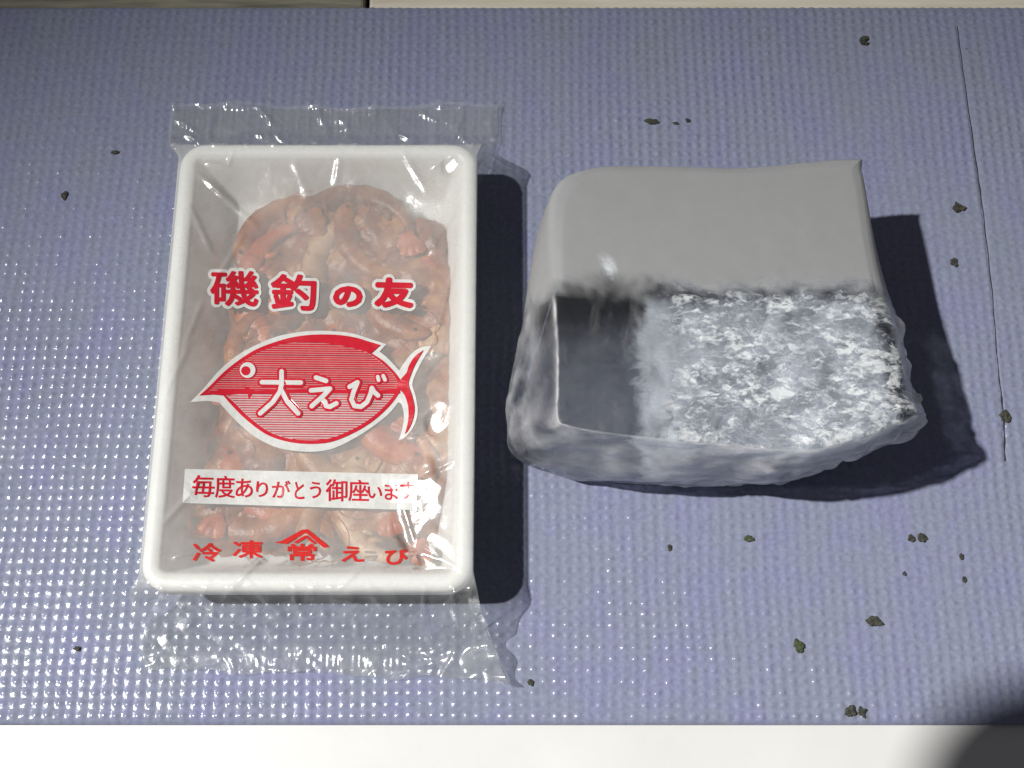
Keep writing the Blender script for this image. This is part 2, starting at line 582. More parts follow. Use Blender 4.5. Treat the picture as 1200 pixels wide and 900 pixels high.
FACETS = [(488, 590, 0.0095, 0.0192, 0.00013), (517, 490, 0.0044, 0.0200, 0.00012), (512, 652, 0.0062, 0.0206, 0.00014),
          (527, 192, 0.0030, 0.0212, 0.00006)]
FOLDS = [((232, 205), (300, 262), 0.0007, 0.0008, 0.020), ((222, 240), (250, 300), 0.0006, 0.0008, 0.020), ((540, 240), (500, 300), 0.0006, 0.0008, 0.020), ((536, 300), (505, 420), 0.0006, 0.0009, 0.019), ((190, 620), (240, 560), 0.0006, 0.0008, 0.020), ((200, 655), (262, 640), 0.0006, 0.0007, 0.020), ((400, 180), (392, 215), 0.0005, 0.0009, 0.021), ((535, 540), (490, 560), 0.0006, 0.0007, 0.020), ((195, 470), (225, 400), 0.0005, 0.0008, 0.020), ((470, 178), (500, 225), 0.0006, 0.0009, 0.020), ((232, 716), (330, 770), 0.0010, 0.0009, 0.003), ((330, 735), (470, 725), 0.0009, 0.0011, 0.004), ((380, 700), (350, 745), 0.0009, 0.0008, 0.005), ((210, 700), (196, 760), 0.0010, 0.0009, 0.004), ((460, 700), (500, 765), 0.0010, 0.0010, 0.004), ((540, 705), (520, 760), 0.0012, 0.0009, 0.005), ((250, 125), (240, 160), 0.0009, 0.0009, 0.004), ((370, 120), (385, 160), 0.0008, 0.0010, 0.004), ((440, 118), (430, 160), 0.0008, 0.0009, 0.004), ((545, 125), (530, 160), 0.0009, 0.0008, 0.004), ((205, 135), (235, 155), 0.0009, 0.0008, 0.004),
         ((322, 648), (256, 718), 0.0011, 0.0007, 0.016), ((294, 686), (334, 726), 0.0008, 0.0006, 0.010), ((282, 700), (314, 724), 0.0007, 0.0006, 0.008),
         ((430, 664), (398, 696), 0.0006, 0.0007, 0.018), ((398, 752), (455, 766), 0.0012, 0.0011, 0.002), ((448, 757), (486, 775), 0.0012, 0.0009, 0.002),
         ((350, 756), (392, 745), 0.0010, 0.0009, 0.002), ((395, 712), (432, 718), 0.0009, 0.0010, 0.006), ((200, 715), (262, 740), 0.0008, 0.0009, 0.004),
         ((228, 162), (262, 150), 0.0009, 0.0007, 0.012), ((260, 150), (318, 160), 0.0010, 0.0007, 0.012), ((540, 168), (584, 152), 0.0009, 0.0006, 0.010),
         ((505, 196), (534, 180), 0.0006, 0.0006, 0.022), ((240, 194), (268, 198), 0.0006, 0.0006, 0.020), ((268, 198), (276, 180), 0.0006, 0.0006, 0.020),
         ((290, 268), (252, 336), 0.00045, 0.0008, 0.018), ((480, 640), (548, 672), 0.0006, 0.0006, 0.021), ((470, 585), (486, 640), 0.0005, 0.0006, 0.019),
         ((492, 632), (536, 668), 0.0005, 0.0005, 0.021), ((215, 410), (238, 350), 0.0004, 0.0007, 0.021), ((345, 190), (362, 232), 0.0004, 0.0012, 0.020),
         ((500, 770), (540, 745), 0.0012, 0.0009, 0.003), ((520, 790), (556, 720), 0.0014, 0.0009, 0.005), ((470, 730), (560, 700), 0.0010, 0.0010, 0.008),
         ((200, 760), (228, 788), 0.0012, 0.0009, 0.002), ((490, 128), (515, 142), 0.0009, 0.0008, 0.003), ((300, 118), (320, 145), 0.0009, 0.0009, 0.004)]


def bag_left(y):
    return np.interp(y, [-0.085, -0.0815, -0.074, -0.066, -0.060, 0.062, 0.068, 0.078, 0.092], [-0.097, -0.0975, -0.1002, -0.0990, -0.0958, -0.0958, -0.1005, -0.1058, -0.1052])


def bag_right(y):
    return np.interp(y, [-0.086, -0.083, -0.074, -0.066, -0.058, 0.062, 0.069, 0.079, 0.092], [0.0005, 0.0002, -0.0045, -0.0082, -0.0100, -0.0100, -0.0072, -0.0043, -0.0040])


bag = thing('film_bag', 'clear plastic film bag with red and white print wrapped round the foam tray', 'bag', (TX, TY, 0))
NU, NV = 190, 380
ys_ = np.linspace(0.0909, -0.0815, NV)
rows = []
for k, y in enumerate(ys_):
    u = np.linspace(0, 1, NU)
    x = bag_left(y) + (bag_right(y) - bag_left(y)) * u
    yy = np.full(NU, y)
    e = (k / (NV - 1))
    # uneven cut ends
    yy = yy + (e ** 12) * (-0.0032 * u ** 2 + 0.0007 * np.sin(u * 17)) + ((1 - e) ** 14) * (0.0010 * np.sin(u * 9) + 0.0005 * np.sin(u * 31 + 1)) + (e ** 12) * 0.0004 * np.sin(u * 43)
    z = film_z(x, yy)
    ntray = sstep(-0.070, -0.064, y) * sstep(0.072, 0.066, y)
    lx = [x[0] + ntray * 0.0028, x[0] + ntray * 0.0002, x[0] - 0.0001]
    rx = [x[-1] + 0.0001, x[-1] - ntray * 0.0002, x[-1] - ntray * 0.0028]
    zl = [ntray * 0.006 + (1 - ntray) * min(0.0006, z[0]), z[0] * 0.55 + 0.0004, z[0] * 0.9]
    zr = [z[-1] * 0.9, z[-1] * 0.55 + 0.0004, ntray * 0.006 + (1 - ntray) * min(0.0008, z[-1])]
    xx = np.concatenate([lx, x, rx]); yv = np.concatenate([[yy[0]] * 3, yy, [yy[-1]] * 3]); zz = np.concatenate([zl, z, zr])
    rows.append(np.stack([xx, yv, zz], -1))
VF = np.concatenate(rows[::-1])
tf = make_grid('top_film', VF, NU + 6, NV, FILM, bag)
ha = sstep(-HY - 0.004, -HY + 0.004, VF[:, 1] - TY) * sstep(HY + 0.004, HY - 0.004, VF[:, 1] - TY)
seam = sstep(0.0795, 0.081, VF[:, 1]) + sstep(-0.0735, -0.075, VF[:, 1])
hv = 0.22 + 0.78 * ha + 0.16 * seam * (1 - ha)
tf.data.attributes.new('haze', 'FLOAT', 'POINT').data.foreach_set('value', hv.astype(np.float32))
# back sheet, seen under the two flaps
for nm, ya, yb in (('rear_flap_film', 0.0907, 0.0600), ('front_flap_film', -0.0560, -0.0812)):
    rows = []
    for y in np.linspace(ya, yb, 70):
        u = np.linspace(0, 1, 160)
        x = bag_left(y) + 0.0006 + (bag_right(y) - bag_left(y) - 0.0012) * u
        yy = np.full(160, y)
        if yb < 0:
            yy = yy + sstep(-0.070, -0.0812, y) * (-0.0030 * u ** 2)
        zt = film_z(x, yy)
        z = np.minimum(0.0005 + 0.0003 * np.abs(fnoise(x, yy, 520, 33)), np.maximum(zt - 0.0004, 0.0002))
        rows.append(np.stack([x, yy, z], -1))
    bk = make_grid(nm, np.concatenate(rows[::-1]), 160, 70, FILM2, bag)
    bk.data.attributes.new('haze', 'FLOAT', 'POINT').data.foreach_set('value', np.ones(160 * 70, np.float32))

# ------------------------------------------------------------------ shrimp
pile_px = [(300, 250), (345, 220), (410, 208), (460, 228), (534, 255), (552, 330), (552, 560), (515, 630), (440, 645), (330, 645), (262, 645), (230, 612), (228, 540), (246, 480), (258, 380), (268, 310)]
pile = np.array([un(a, b, 0.012)[:2] for a, b in pile_px])


def inside_poly(x, y, poly):
    n = len(poly); c = False; j = n - 1; dmin = 1e9
    for i in range(n):
        xi, yi = poly[i]; xj, yj = poly[j]
        if ((yi > y) != (yj > y)) and (x < (xj - xi) * (y - yi) / (yj - yi) + xi):
            c = not c
        d = np.array([xj - xi, yj - yi]); t = max(0, min(1, ((x - xi) * d[0] + (y - yi) * d[1]) / max(d @ d, 1e-12)))
        dmin = min(dmin, math.hypot(x - xi - t * d[0], y - yi - t * d[1]))
        j = i
    return dmin if c else -dmin


NX2, NY2 = 70, 100
gx = np.linspace(TX - HX + 0.010, TX + HX - 0.0074, NX2); gy = np.linspace(TY - HY + 0.010, TY + HY - 0.010, NY2)
Vp = []
for y in gy:
    for x in gx:
        d = inside_poly(x, y, pile) + 0.0030 * noise.noise(Vector((x * 120, y * 120, 8))) + 0.0012 * noise.noise(Vector((x * 400, y * 400, 8)))
        hgt = 0.0035 + 0.0099 * float(sstep(-0.001, 0.007, d))
        hgt += (0.0018 * noise.noise(Vector((x * 160, y * 160, 0))) + 0.0009 * noise.noise(Vector((x * 420, y * 420, 3)))) * float(sstep(-0.001, 0.004, d))
        Vp.append((x, y, hgt))
pl = make_grid('shrimp_pile', Vp, NX2, NY2, PILE)
pl['kind'] = 'stuff'
pl['label'] = 'frozen mass of small brown shrimp packed in the bottom of the white tray'
pl['category'] = 'shrimp'


def tube(path, radii, seg=10, flat=1.0, ridges=None):
    """closed tapered tube along a planar path, with an optional flattening in z"""
    V, F = [], []
    n = len(path)
    for i in range(n):
        a = np.array(path[max(i - 1, 0)]); b = np.array(path[min(i + 1, n - 1)])
        t = (b - a) / max(np.linalg.norm(b - a), 1e-9)
        side = np.cross(t, (0, 0, 1)); side /= max(np.linalg.norm(side), 1e-9)
        up = np.cross(side, t)
        r = radii[i] * (ridges[i] if ridges is not None else 1)
        for k in range(seg):
            an = 2 * math.pi * k / seg
            V.append(np.array(path[i]) + side * r * math.cos(an) + up * r * flat * math.sin(an))
    for i in range(n - 1):
        for k in range(seg):
            k2 = (k + 1) % seg
            F.append((i * seg + k, i * seg + k2, (i + 1) * seg + k2, (i + 1) * seg + k))
    F.append(list(range(seg))[::-1]); F.append([(n - 1) * seg + k for k in range(seg)])
    return V, F


SLAB = ['brown shrimp at the rear left of the tray, above the first red heading character',
        'dark shrimp rearmost in the tray, above the middle of the heading',
        'brown shrimp at the rear right corner of the pile',
        'pale shrimp just above the gap in the middle of the red heading',
        'orange shrimp under the first character of the red heading',
        'brown shrimp under the last character of the red heading',
        'dark shrimp between the heading and the back of the printed fish',
        'pale shrimp above the tail of the printed fish, by the right wall',
        'brown shrimp under the snout of the printed fish',
        'orange shrimp under the back half of the printed fish',
        'brown shrimp under the belly of the printed fish',
        'orange shrimp right of the tail of the printed fish, by the right wall',
        'dark shrimp left of the belly of the printed fish, by the left wall',
        'pale shrimp between the printed fish and the white banner',
        'brown shrimp under the right end of the white banner',
        'orange shrimp under the left middle of the white banner',
        'brown shrimp in the front left corner of the tray',
        'pale shrimp between the white banner and the last row of red characters',
        'pale shrimp in the front right corner of the tray',
        'brown shrimp under the roof shaped red mark, frontmost in the tray']


def shrimp(x, y, z, ang, length, curl, mi, flip, tilt, lab):
    t = thing('shrimp', lab, 'shrimp', (x, y, z), 'shrimp packed in the tray')
    t.rotation_euler = (tilt[0], tilt[1], ang)
    N = 30
    rad, rid = [], []
    a = -curl / 2
    p = np.zeros(3)
    pts = []
    for i in range(N):
        s_ = i / (N - 1)
        th = a + curl * (0.25 * s_ + 0.75 * s_ ** 1.5)
        p = p + np.array([math.cos(th), flip * math.sin(th), 0]) * length / (N - 1)
        pts.append(p.copy())
    c = np.mean(pts, 0)
    pts = [q_ - c for q_ in pts]
    # keep the whole animal inside the tray walls
    ca_, sa_ = math.cos(ang), math.sin(ang)
    ex = np.array([[p_[0] * ca_ - p_[1] * sa_, p_[0] * sa_ + p_[1] * ca_] for p_ in pts] )
    tl = pts[-1] + (pts[-1] - pts[-2]) / np.linalg.norm(pts[-1] - pts[-2]) * length * 0.17
    ex = np.vstack([ex, [tl[0] * ca_ - tl[1] * sa_, tl[0] * sa_ + tl[1] * ca_]])
    mg = 0.0105
    t.location.x = min(max(x, TX - HX + mg - ex[:, 0].min()), TX + HX - mg - ex[:, 0].max())
    t.location.y = min(max(y, TY - HY + mg - ex[:, 1].min()), TY + HY - mg - ex[:, 1].max())
    for i in range(N):
        s_ = i / (N - 1)
        r = np.interp(s_, [0, 0.05, 0.16, 0.34, 0.42, 0.7, 0.93, 1], [0.0006, 0.0026, 0.0044, 0.0050, 0.0046, 0.0036, 0.0017, 0.0012]) * length / 0.055
        rad.append(r)
        rid.append(1 + (0.07 * math.sin((s_ - 0.38) * 52) if 0.38 < s_ < 0.93 else 0))
    V, F = tube(pts, rad, 12, 0.62, rid)
    make('body', V, F, SHR[mi], t, loc=0)
    # tail fan: three blades
    e = pts[-1]; d = pts[-1] - pts[-3]; d /= np.linalg.norm(d)
    V, F = [], []
    for k in (-1, 0, 1):
        ca, sa = math.cos(k * 0.42), math.sin(k * 0.42)
        dd = np.array([d[0] * ca - d[1] * sa, d[0] * sa + d[1] * ca, 0.0]); ss = np.array([-dd[1], dd[0], 0])
        L = length * 0.16; b0 = len(V)
        for (u, w_, zz) in ((0, 0.12, 0), (0.5, 0.28, 0.0006), (0.9, 0.2, 0.0002), (1.0, 0.0, 0)):
            V += [e + dd * L * u - ss * L * w_ + np.array([0, 0, k * 0.0003]), e + dd * L * u + np.array([0, 0, 0.0006 + zz + k * 0.0003]), e + dd * L * u + ss * L * w_ + np.array([0, 0, k * 0.0003])]
        for r in range(3):
            o_ = b0 + r * 3
            F += [(o_, o_ + 1, o_ + 4, o_ + 3), (o_ + 1, o_ + 2, o_ + 5, o_ + 4)]
    make('tail_fan', V, F, SHR[1 if mi != 1 else 0], t, loc=0)
    # swimming legs along the belly
    for i in (12, 15, 18, 21):
        a_ = pts[i]; tt = pts[i + 1] - pts[i - 1]; tt /= np.linalg.norm(tt)
        nn = np.array([-tt[1], tt[0], 0]) * flip
        pp = [a_ + nn * rad[i] * 0.7, a_ + nn * (rad[i] + 0.0008) + tt * 0.0012, a_ + nn * (rad[i] + 0.0016) + tt * 0.003]
        V, F = tube(pp, [0.0013, 0.0011, 0.0006], 6)
        make('leg', V, F, SHR[mi], t, loc=0)
    # antennae and an eye
    h = pts[0]; hd = pts[0] - pts[2]; hd /= np.linalg.norm(hd)
    for sg in (-1, 1):
        pp = []
        for k in range(9):
            s_ = k / 8
            aa = s_ * 2.9 * sg
            pp.append(h + np.array([hd[0] * math.cos(aa) - hd[1] * math.sin(aa), hd[0] * math.sin(aa) + hd[1] * math.cos(aa), 0]) * (0.003 + 0.006 * s_) - hd * 0.002 + np.array([0, 0, 0.003 * s_]))
        V, F = tube(pp, [0.00022 * (1 - 0.6 * k / 8) for k in range(9)], 5)
        make('antenna', V, F, SHR[1], t, loc=0)
    i = 3
    V, F = tube([pts[i] + np.array([0, 0, rad[i] * 0.55]), pts[i] + np.array([0, 0, rad[i] * 0.8]), pts[i] + np.array([0, 0, rad[i] * 1.1])], [0.0006, 0.0009, 0.0004], 8)
    for vv in V:
        pass
    me_ = bpy.data.meshes.new('eye'); bm = bmesh.new()
    bmesh.ops.create_icosphere(bm, subdivisions=1, radius=0.00055)
    for vv in bm.verts:
        vv.co += Vector(pts[i] + np.array([0, 0, rad[i] * 0.75]))
    bm.to_mesh(me_); bm.free(); me_.materials.append(EYE); me_.shade_smooth()
    oe = bpy.data.objects.new('eye', me_); col.objects.link(oe); oe.parent = t
    return t


spots = [(330, 262, 20, 0), (420, 245, -15, 3), (482, 292, -40, 0), (395, 305, 50, 2), (310, 340, 80, 1), (455, 350, 100, 0), (370, 375, 10, 3), (485, 405, 70, 2),
         (300, 430, 100, 0), (420, 440, -30, 1), (355, 480, 40, 0), (482, 480, 95, 1), (285, 540, 85, 3), (400, 535, 0, 2), (470, 560, 60, 0), (320, 580, -20, 1),
         (268, 600, 30, 0), (400, 610, 15, 2), (465, 608, -60, 2), (330, 615, 170, 0)]
for k, (px, py, a, mi) in enumerate(spots):
    p = un(px, py, 0.0125)
    L = random.uniform(0.040, 0.052)
    shrimp(p[0], p[1], 0.0122 + 0.0012 * (k % 3) * 0.5, math.radians(a), L, random.uniform(2.3, 3.8), mi, random.choice((-1, 1)), (random.uniform(-.12, .12), random.uniform(-.12, .12)), SLAB[k])

# ------------------------------------------------------------------ print on the film
def drape(pp, lift):
    """photograph points -> points on the film"""
    pp = np.asarray(pp, float)
    z = np.full(len(pp), 0.019)
    for _ in range(5):
        w_ = un(pp[:, 0], pp[:, 1], z)
        z = film_z(w_[:, 0], w_[:, 1]) + lift
    w_ = un(pp[:, 0], pp[:, 1], z)
    return w_


def poly_mesh(loops):
    vs = []
    for lp in loops:
        vs += [(x, y, 0) for x, y in lp]
    tris = tessellate_polygon([[Vector((x, y, 0)) for x, y in lp] for lp in loops])
    return vs, [tuple(t_) for t_ in tris]


def print_piece(name, vs, faces, m, lift, parent, step=9, layer=0):
    bm = bmesh.new()
    bv = [bm.verts.new((x, -y, 0)) for x, y, *_ in vs]
    for f_ in faces:
        try:
            bm.faces.new([bv[i] for i in f_])
        except ValueError:
            pass
    xs_ = [v_.co.x for v_ in bm.verts]; ys2 = [v_.co.y for v_ in bm.verts]
    if step:
        for (lo, hi, ax) in ((min(xs_), max(xs_), 0), (min(ys2), max(ys2), 1)):
            t_ = lo + step
            while t_ < hi - 0.01:
                co = Vector((t_, 0, 0)) if ax == 0 else Vector((0, t_, 0))
                no = Vector((1, 0, 0)) if ax == 0 else Vector((0, 1, 0))
                bmesh.ops.bisect_plane(bm, geom=bm.verts[:] + bm.edges[:] + bm.faces[:], plane_co=co, plane_no=no)
                t_ += step
    pp = [(v_.co.x, -v_.co.y) for v_ in bm.verts]
    W3 = drape(pp, lift)
    if layer:
        W3[:, 2] += (np.arange(len(W3)) // layer) * 2.0e-6
    off = np.array(parent_base(parent))
    for v_, c_ in zip(bm.verts, W3):
        v_.co = Vector(c_ - off)
    bmesh.ops.recalc_face_normals(bm, faces=bm.faces[:])
    for f_ in bm.faces:
        if f_.normal.z < 0:
            f_.normal_flip()
    me = bpy.data.meshes.new(name)
    bm.to_mesh(me); bm.free()
    me.materials.append(m)
    o = bpy.data.objects.new(name, me)
    col.objects.link(o)
    o.parent = parent
    return o


def parent_base(p):
    while p.parent is not None:
        p = p.parent
    return p.location


def glyph(ch, offset=0.0):
    c = bpy.data.curves.new('g', 'FONT'); c.body = ch; c.offset = offset; c.resolution_u = 3
    o = bpy.data.objects.new('g', c); col.objects.link(o)
    dg = bpy.context.evaluated_depsgraph_get(); dg.update()
    me = bpy.data.meshes.new_from_object(o.evaluated_get(dg))
    bm = bmesh.new(); bm.from_mesh(me)
    for k in range(1, 14):
        for co, no in ((Vector((k / 14, 0, 0)), Vector((1, 0, 0))), (Vector((0, -0.1 + k / 14, 0)), Vector((0, 1, 0)))):
            bmesh.ops.bisect_plane(bm, geom=bm.verts[:] + bm.edges[:] + bm.faces[:], plane_co=co, plane_no=no)
    bm.verts.index_update()
    V = np.array([v_.co[:2] for v_ in bm.verts]); F = [tuple(v_.index for v_ in f_.verts) for f_ in bm.faces]
    bm.free()
    bpy.data.objects.remove(o); bpy.data.curves.remove(c); bpy.data.meshes.remove(me)
    return V, F


def char(name, ch, box, off, m, lift, shear=0.0, border=None, blift=0.0):
    """box = (x0, y0, x1, y1) of the inked glyph in the photograph; off, border = pen radius added, in photograph pixels"""
    V0, F0 = glyph(ch)
    lo, hi = V0.min(0), V0.max(0)
    bx = (box[0] + off, box[1] + off, box[2] - off, box[3] - off)

    def fat(r, n):
        u = (V0 - lo) / (hi - lo)
        x = bx[0] + u[:, 0] * (bx[2] - bx[0])
        y = bx[3] - u[:, 1] * (bx[3] - bx[1]) + shear * (x - (bx[0] + bx[2]) / 2)
        vs, fs = [], []
        for k in range(n):
            a_ = 2 * math.pi * k / n
            b0 = len(vs)
            vs += [(p_, q_) for p_, q_ in zip(x + r * math.cos(a_), y + r * math.sin(a_))]
            fs += [[i + b0 for i in f_] for f_ in F0]
        return vs, fs, len(V0)
    vs, fs, nv = fat(off, 8)
    o = print_piece(name, vs, fs, m, lift, bag, 0, nv)
    if border:
        vs, fs, nv = fat(border, 14)
        print_piece('letter_border', vs, fs, WHITE, blift, o, 0, nv)
    return o


def stroke(name, pts, r, m, lift, parent, joined=None):
    """rounded pen stroke, returned as polygons"""
    vs, fs = [], []
    pts = [np.array(p_, float) for p_ in pts]
    for i in range(len(pts) - 1):
        a, b = pts[i], pts[i + 1]
        d = b - a; L = np.hypot(*d); d /= L; n_ = np.array([-d[1], d[0]])
        b0 = len(vs)
        an = math.atan2(n_[1], n_[0])
        for k in range(9):
            t_ = an + math.pi * k / 8
            vs.append(a + r * np.array([math.cos(t_), math.sin(t_)]))
        for k in range(9):
            t_ = an + math.pi + math.pi * k / 8
            vs.append(b + r * np.array([math.cos(t_), math.sin(t_)]))
        fs.append(list(range(b0, b0 + 18)))
    return vs, fs


# heading
hb = [('磯', (246, 317, 303, 359)), ('釣', (317, 321, 371, 364)), ('の', (390, 335, 425, 360)), ('友', (438, 325, 485, 361))]
for ch, bx in hb:
    char('heading_character', ch, bx, 1.1 if ch == '磯' else 1.4 if ch == '釣' else 2.1, RED, 0.00036, 0.02, border=4.9 if ch in '磯釣' else 5.8, blift=0.00020)

# fish
def fc(pts):
    return [(200 + x / 3.529, 290 + y / 3.529) for x, y in pts]


def smooth_loop(pts, n=4, sharp=()):
    out = []
    L = len(pts)
    for i in range(L):
        p0, p1, p2, p3 = (np.array(pts[(i + k) % L], float) for k in (-1, 0, 1, 2))
        if i in sharp: p0 = p1
        if (i + 1) % L in sharp: p3 = p2
        for k in range(n):
            t_ = k / n
            out.append(tuple(0.5 * ((2 * p1) + (-p0 + p2) * t_ + (2 * p0 - 5 * p1 + 4 * p2 - p3) * t_ ** 2 + (-p0 + 3 * p1 - 3 * p2 + p3) * t_ ** 3)))
    return out


outer = [(80, 640), (130, 590), (200, 510), (270, 450), (350, 405), (450, 365), (560, 347), (650, 345), (750, 355), (830, 380), (893, 400), (864, 430), (900, 460), (945, 508),
         (965, 478), (1000, 435), (1040, 412), (1078, 408), (1040, 470), (1010, 530), (1000, 570), (1012, 610), (1022, 680), (1005, 740), (970, 785), (942, 798), (955, 760), (965, 700), (955, 650), (942, 640),
         (900, 690), (830, 745), (750, 795), (660, 835), (560, 845), (450, 830), (360, 790), (290, 735), (240, 685), (200, 640), (150, 635)]
o_pts = smooth_loop(fc(outer), 4, (0, 10, 11, 13, 17, 25, 29, 39))
body = [(118, 612), (160, 575), (220, 515), (290, 460), (360, 418), (450, 385), (520, 368), (600, 360), (700, 362), (780, 376), (830, 395), (830, 437), (880, 470), (930, 520), (958, 560), (945, 600), (905, 655), (840, 715), (760, 765), (660, 805), (560, 812), (470, 800), (390, 770), (310, 710), (250, 650), (213, 606)]
b_pts = smooth_loop(fc(body), 4, (0, 10, 11, 14, 25))
cen = np.array(fc([(560, 590)])[0])
inner_raw = [(150, 600), (225, 527), (295, 473), (365, 432), (450, 402), (520, 392), (600, 388), (700, 398), (780, 420), (826, 442), (874, 478), (920, 524), (940, 560), (930, 598), (895, 645), (832, 703), (752, 752), (656, 790), (560, 797), (475, 787), (398, 757), (322, 700), (263, 642), (222, 606)]
i_pts = smooth_loop(fc(inner_raw), 4, (0, 12, 23))
fish = print_piece('fish_emblem', *poly_mesh([o_pts]), WHITE, 0.00018, bag)
print_piece('fish_outline', *poly_mesh([b_pts, i_pts[::-1]]), RED, 0.00036, fish)
fin = smooth_loop(fc([(455, 394), (520, 370), (600, 362), (700, 364), (780, 378), (868, 403), (830, 437), (740, 412), (650, 397), (560, 391)]), 3, (0, 5, 6))
print_piece('fin', *poly_mesh([fin]), RED, 0.00042, fish)
tail = smooth_loop(fc([(1046, 424), (1012, 482), (990, 535), (984, 568), (998, 612), (1008, 660), (1003, 705), (985, 750), (968, 772), (982, 715), (982, 660), (968, 612), (948, 585), (950, 548), (975, 518), (985, 488), (1010, 450)]), 3, (0, 8))
print_piece('tail', *poly_mesh([tail]), RED, 0.00045, fish)
ip = np.array(i_pts)


def span(y):
    xs2 = []
    for i in range(len(ip)):
        a, b = ip[i], ip[(i + 1) % len(ip)]
        if (a[1] > y) != (b[1] > y):
            xs2.append(a[0] + (y - a[1]) / (b[1] - a[1]) * (b[0] - a[0]))
    return (min(xs2), max(xs2)) if len(xs2) > 1 else None


ymid = 290 + 600 / 3.529
for nm, m_, sel in (('upper_tint', PINK, lambda y: y < ymid), ('belly_tint', PALE, lambda y: y >= ymid)):
    lp_l, lp_r = [], []
    for y in np.linspace(ip[:, 1].min() + 0.3, ip[:, 1].max() - 0.3, 60):
        if sel(y):
            sp = span(y)
            if sp: lp_l.append((sp[0], y)); lp_r.append((sp[1], y))
    print_piece(nm, *poly_mesh([lp_l + lp_r[::-1]]), m_, 0.00027, fish)
vs, fs, vs2, fs2 = [], [], [], []
y = ip[:, 1].min() + 1.2
k = 0
while y < ip[:, 1].max() - 1:
    sp = span(y)
    up = y < ymid
    th = 0.75 if up else 0.50
    if sp and sp[1] - sp[0] > 4:
        nseg = max(2, int((sp[1] - sp[0]) / 8))
        tgt, tf = (vs, fs) if (k % 3 or up and k % 2) else (vs2, fs2)
        b0 = len(tgt)
        for j in range(nseg + 1):
            xx = sp[0] + (sp[1] - sp[0]) * j / nseg
            sl_ = 0.012 * (xx - 370)
            tgt += [(xx, y - th + sl_), (xx, y + th + sl_)]
        for j in range(nseg):
            tf.append((b0 + 2 * j, b0 + 2 * j + 1, b0 + 2 * j + 3, b0 + 2 * j + 2))
    y += 2.55 if up else 2.75
    k += 1
st = print_piece('print_line', vs, fs, RED, 0.00036, fish, 0); st['kind'] = 'stuff'
st = print_piece('print_line', vs2, fs2, MAROON, 0.00036, fish, 0); st['kind'] = 'stuff'
band = fc([(135, 604), (200, 588), (300, 584), (340, 592), (420, 590), (540, 585), (700, 588), (860, 590), (948, 586), (948, 604), (860, 606), (700, 604), (540, 602), (400, 604), (300, 604), (215, 612)])
print_piece('side_stripe', *poly_mesh([band]), RED, 0.00042, fish)
print_piece('mouth', *poly_mesh([fc([(300, 572), (345, 590), (322, 628), (318, 600), (280, 606), (312, 590)])]), RED, 0.00046, fish)


def disc(c, r):
    return [(c[0] + r * math.cos(a_), c[1] + r * math.sin(a_)) for a_ in np.linspace(0, 2 * math.pi, 28, endpoint=False)]


ec = fc([(318, 507)])[0]
print_piece('eye', *poly_mesh([disc(ec, 10.6)]), RED, 0.00046, fish, 0)
print_piece('eye_white', *poly_mesh([disc(ec, 9.2)]), WHITE, 0.00056, fish, 0)
print_piece('pupil', *poly_mesh([disc((ec[0] - 2.2, ec[1] + 0.8), 5.4)]), RED, 0.00070, fish, 0)


def s4(pts):
    return [(240 + x / 3.913, 330 + y / 3.913) for x, y in pts]


HAND = [[[(262, 461), (440, 463)], [(352, 412), (352, 470), (344, 505), (312, 552), (254, 604)], [(352, 500), (378, 550), (428, 604)]],
        [[(510, 440), (556, 455)], [(487, 499), (540, 494), (574, 491), (545, 522), (490, 571)], [(536, 538), (552, 552), (556, 570), (574, 574), (603, 558)]],
        [[(664, 482), (700, 462), (684, 500), (672, 540), (686, 570), (716, 574), (744, 552), (762, 510), (766, 488), (776, 506), (794, 522)], [(793, 436), (797, 452)], [(818, 432), (826, 450)]]]
for g_, lst in enumerate(HAND):
    for nm, r, m_, lf in (('letter_border', 5.3, RED, 0.00052), ('fish_character', 2.7, WHITE, 0.00062)):
        av, af = [], []
        for s_ in lst:
            rr = r * (0.8 if g_ == 2 and len(s_) == 2 else 1)
            v1, f1 = stroke('', s4(s_), rr, None, 0, None)
            af += [[i + len(av) for i in f_] for f_ in f1]; av += [tuple(p_) for p_ in v1]
        print_piece(nm, av, af, m_, lf, fish, 0)

# thank-you banner
bn = [(216.7, 549.5), (489.5, 555.7), (488.5, 598), (214, 589.5)]
ban = print_piece('banner', *poly_mesh([bn]), WHITE, 0.00020, bag)
bt = [('毎', 300, 147, 405, 250), ('度', 407, 150, 500, 254), ('あ', 503, 163, 585, 252), ('り', 600, 176, 656, 250), ('が', 674, 172, 760, 254), ('と', 780, 178, 826, 260), ('う', 852, 178, 904, 256), ('御', 926, 166, 1028, 270), ('座', 1032, 168, 1128, 270)]
bt = [(c_, 150 + a / 4, 520 + b / 4, 150 + d / 4, 520 + e / 4) for c_, a, b, d, e in bt]
bt += [('い', 380 + 152 / 3, 520 + 150 / 3, 380 + 203 / 3, 520 + 192 / 3), ('ま', 380 + 212 / 3, 520 + 136 / 3, 380 + 258 / 3, 520 + 198 / 3), ('す', 380 + 266 / 3, 520 + 134 / 3, 380 + 316 / 3, 520 + 196 / 3)]
for c_, a, b, d, e in bt:
    char('banner_character', c_, (a, b, d, e), 0.30, RED, 0.00034, 0.02)
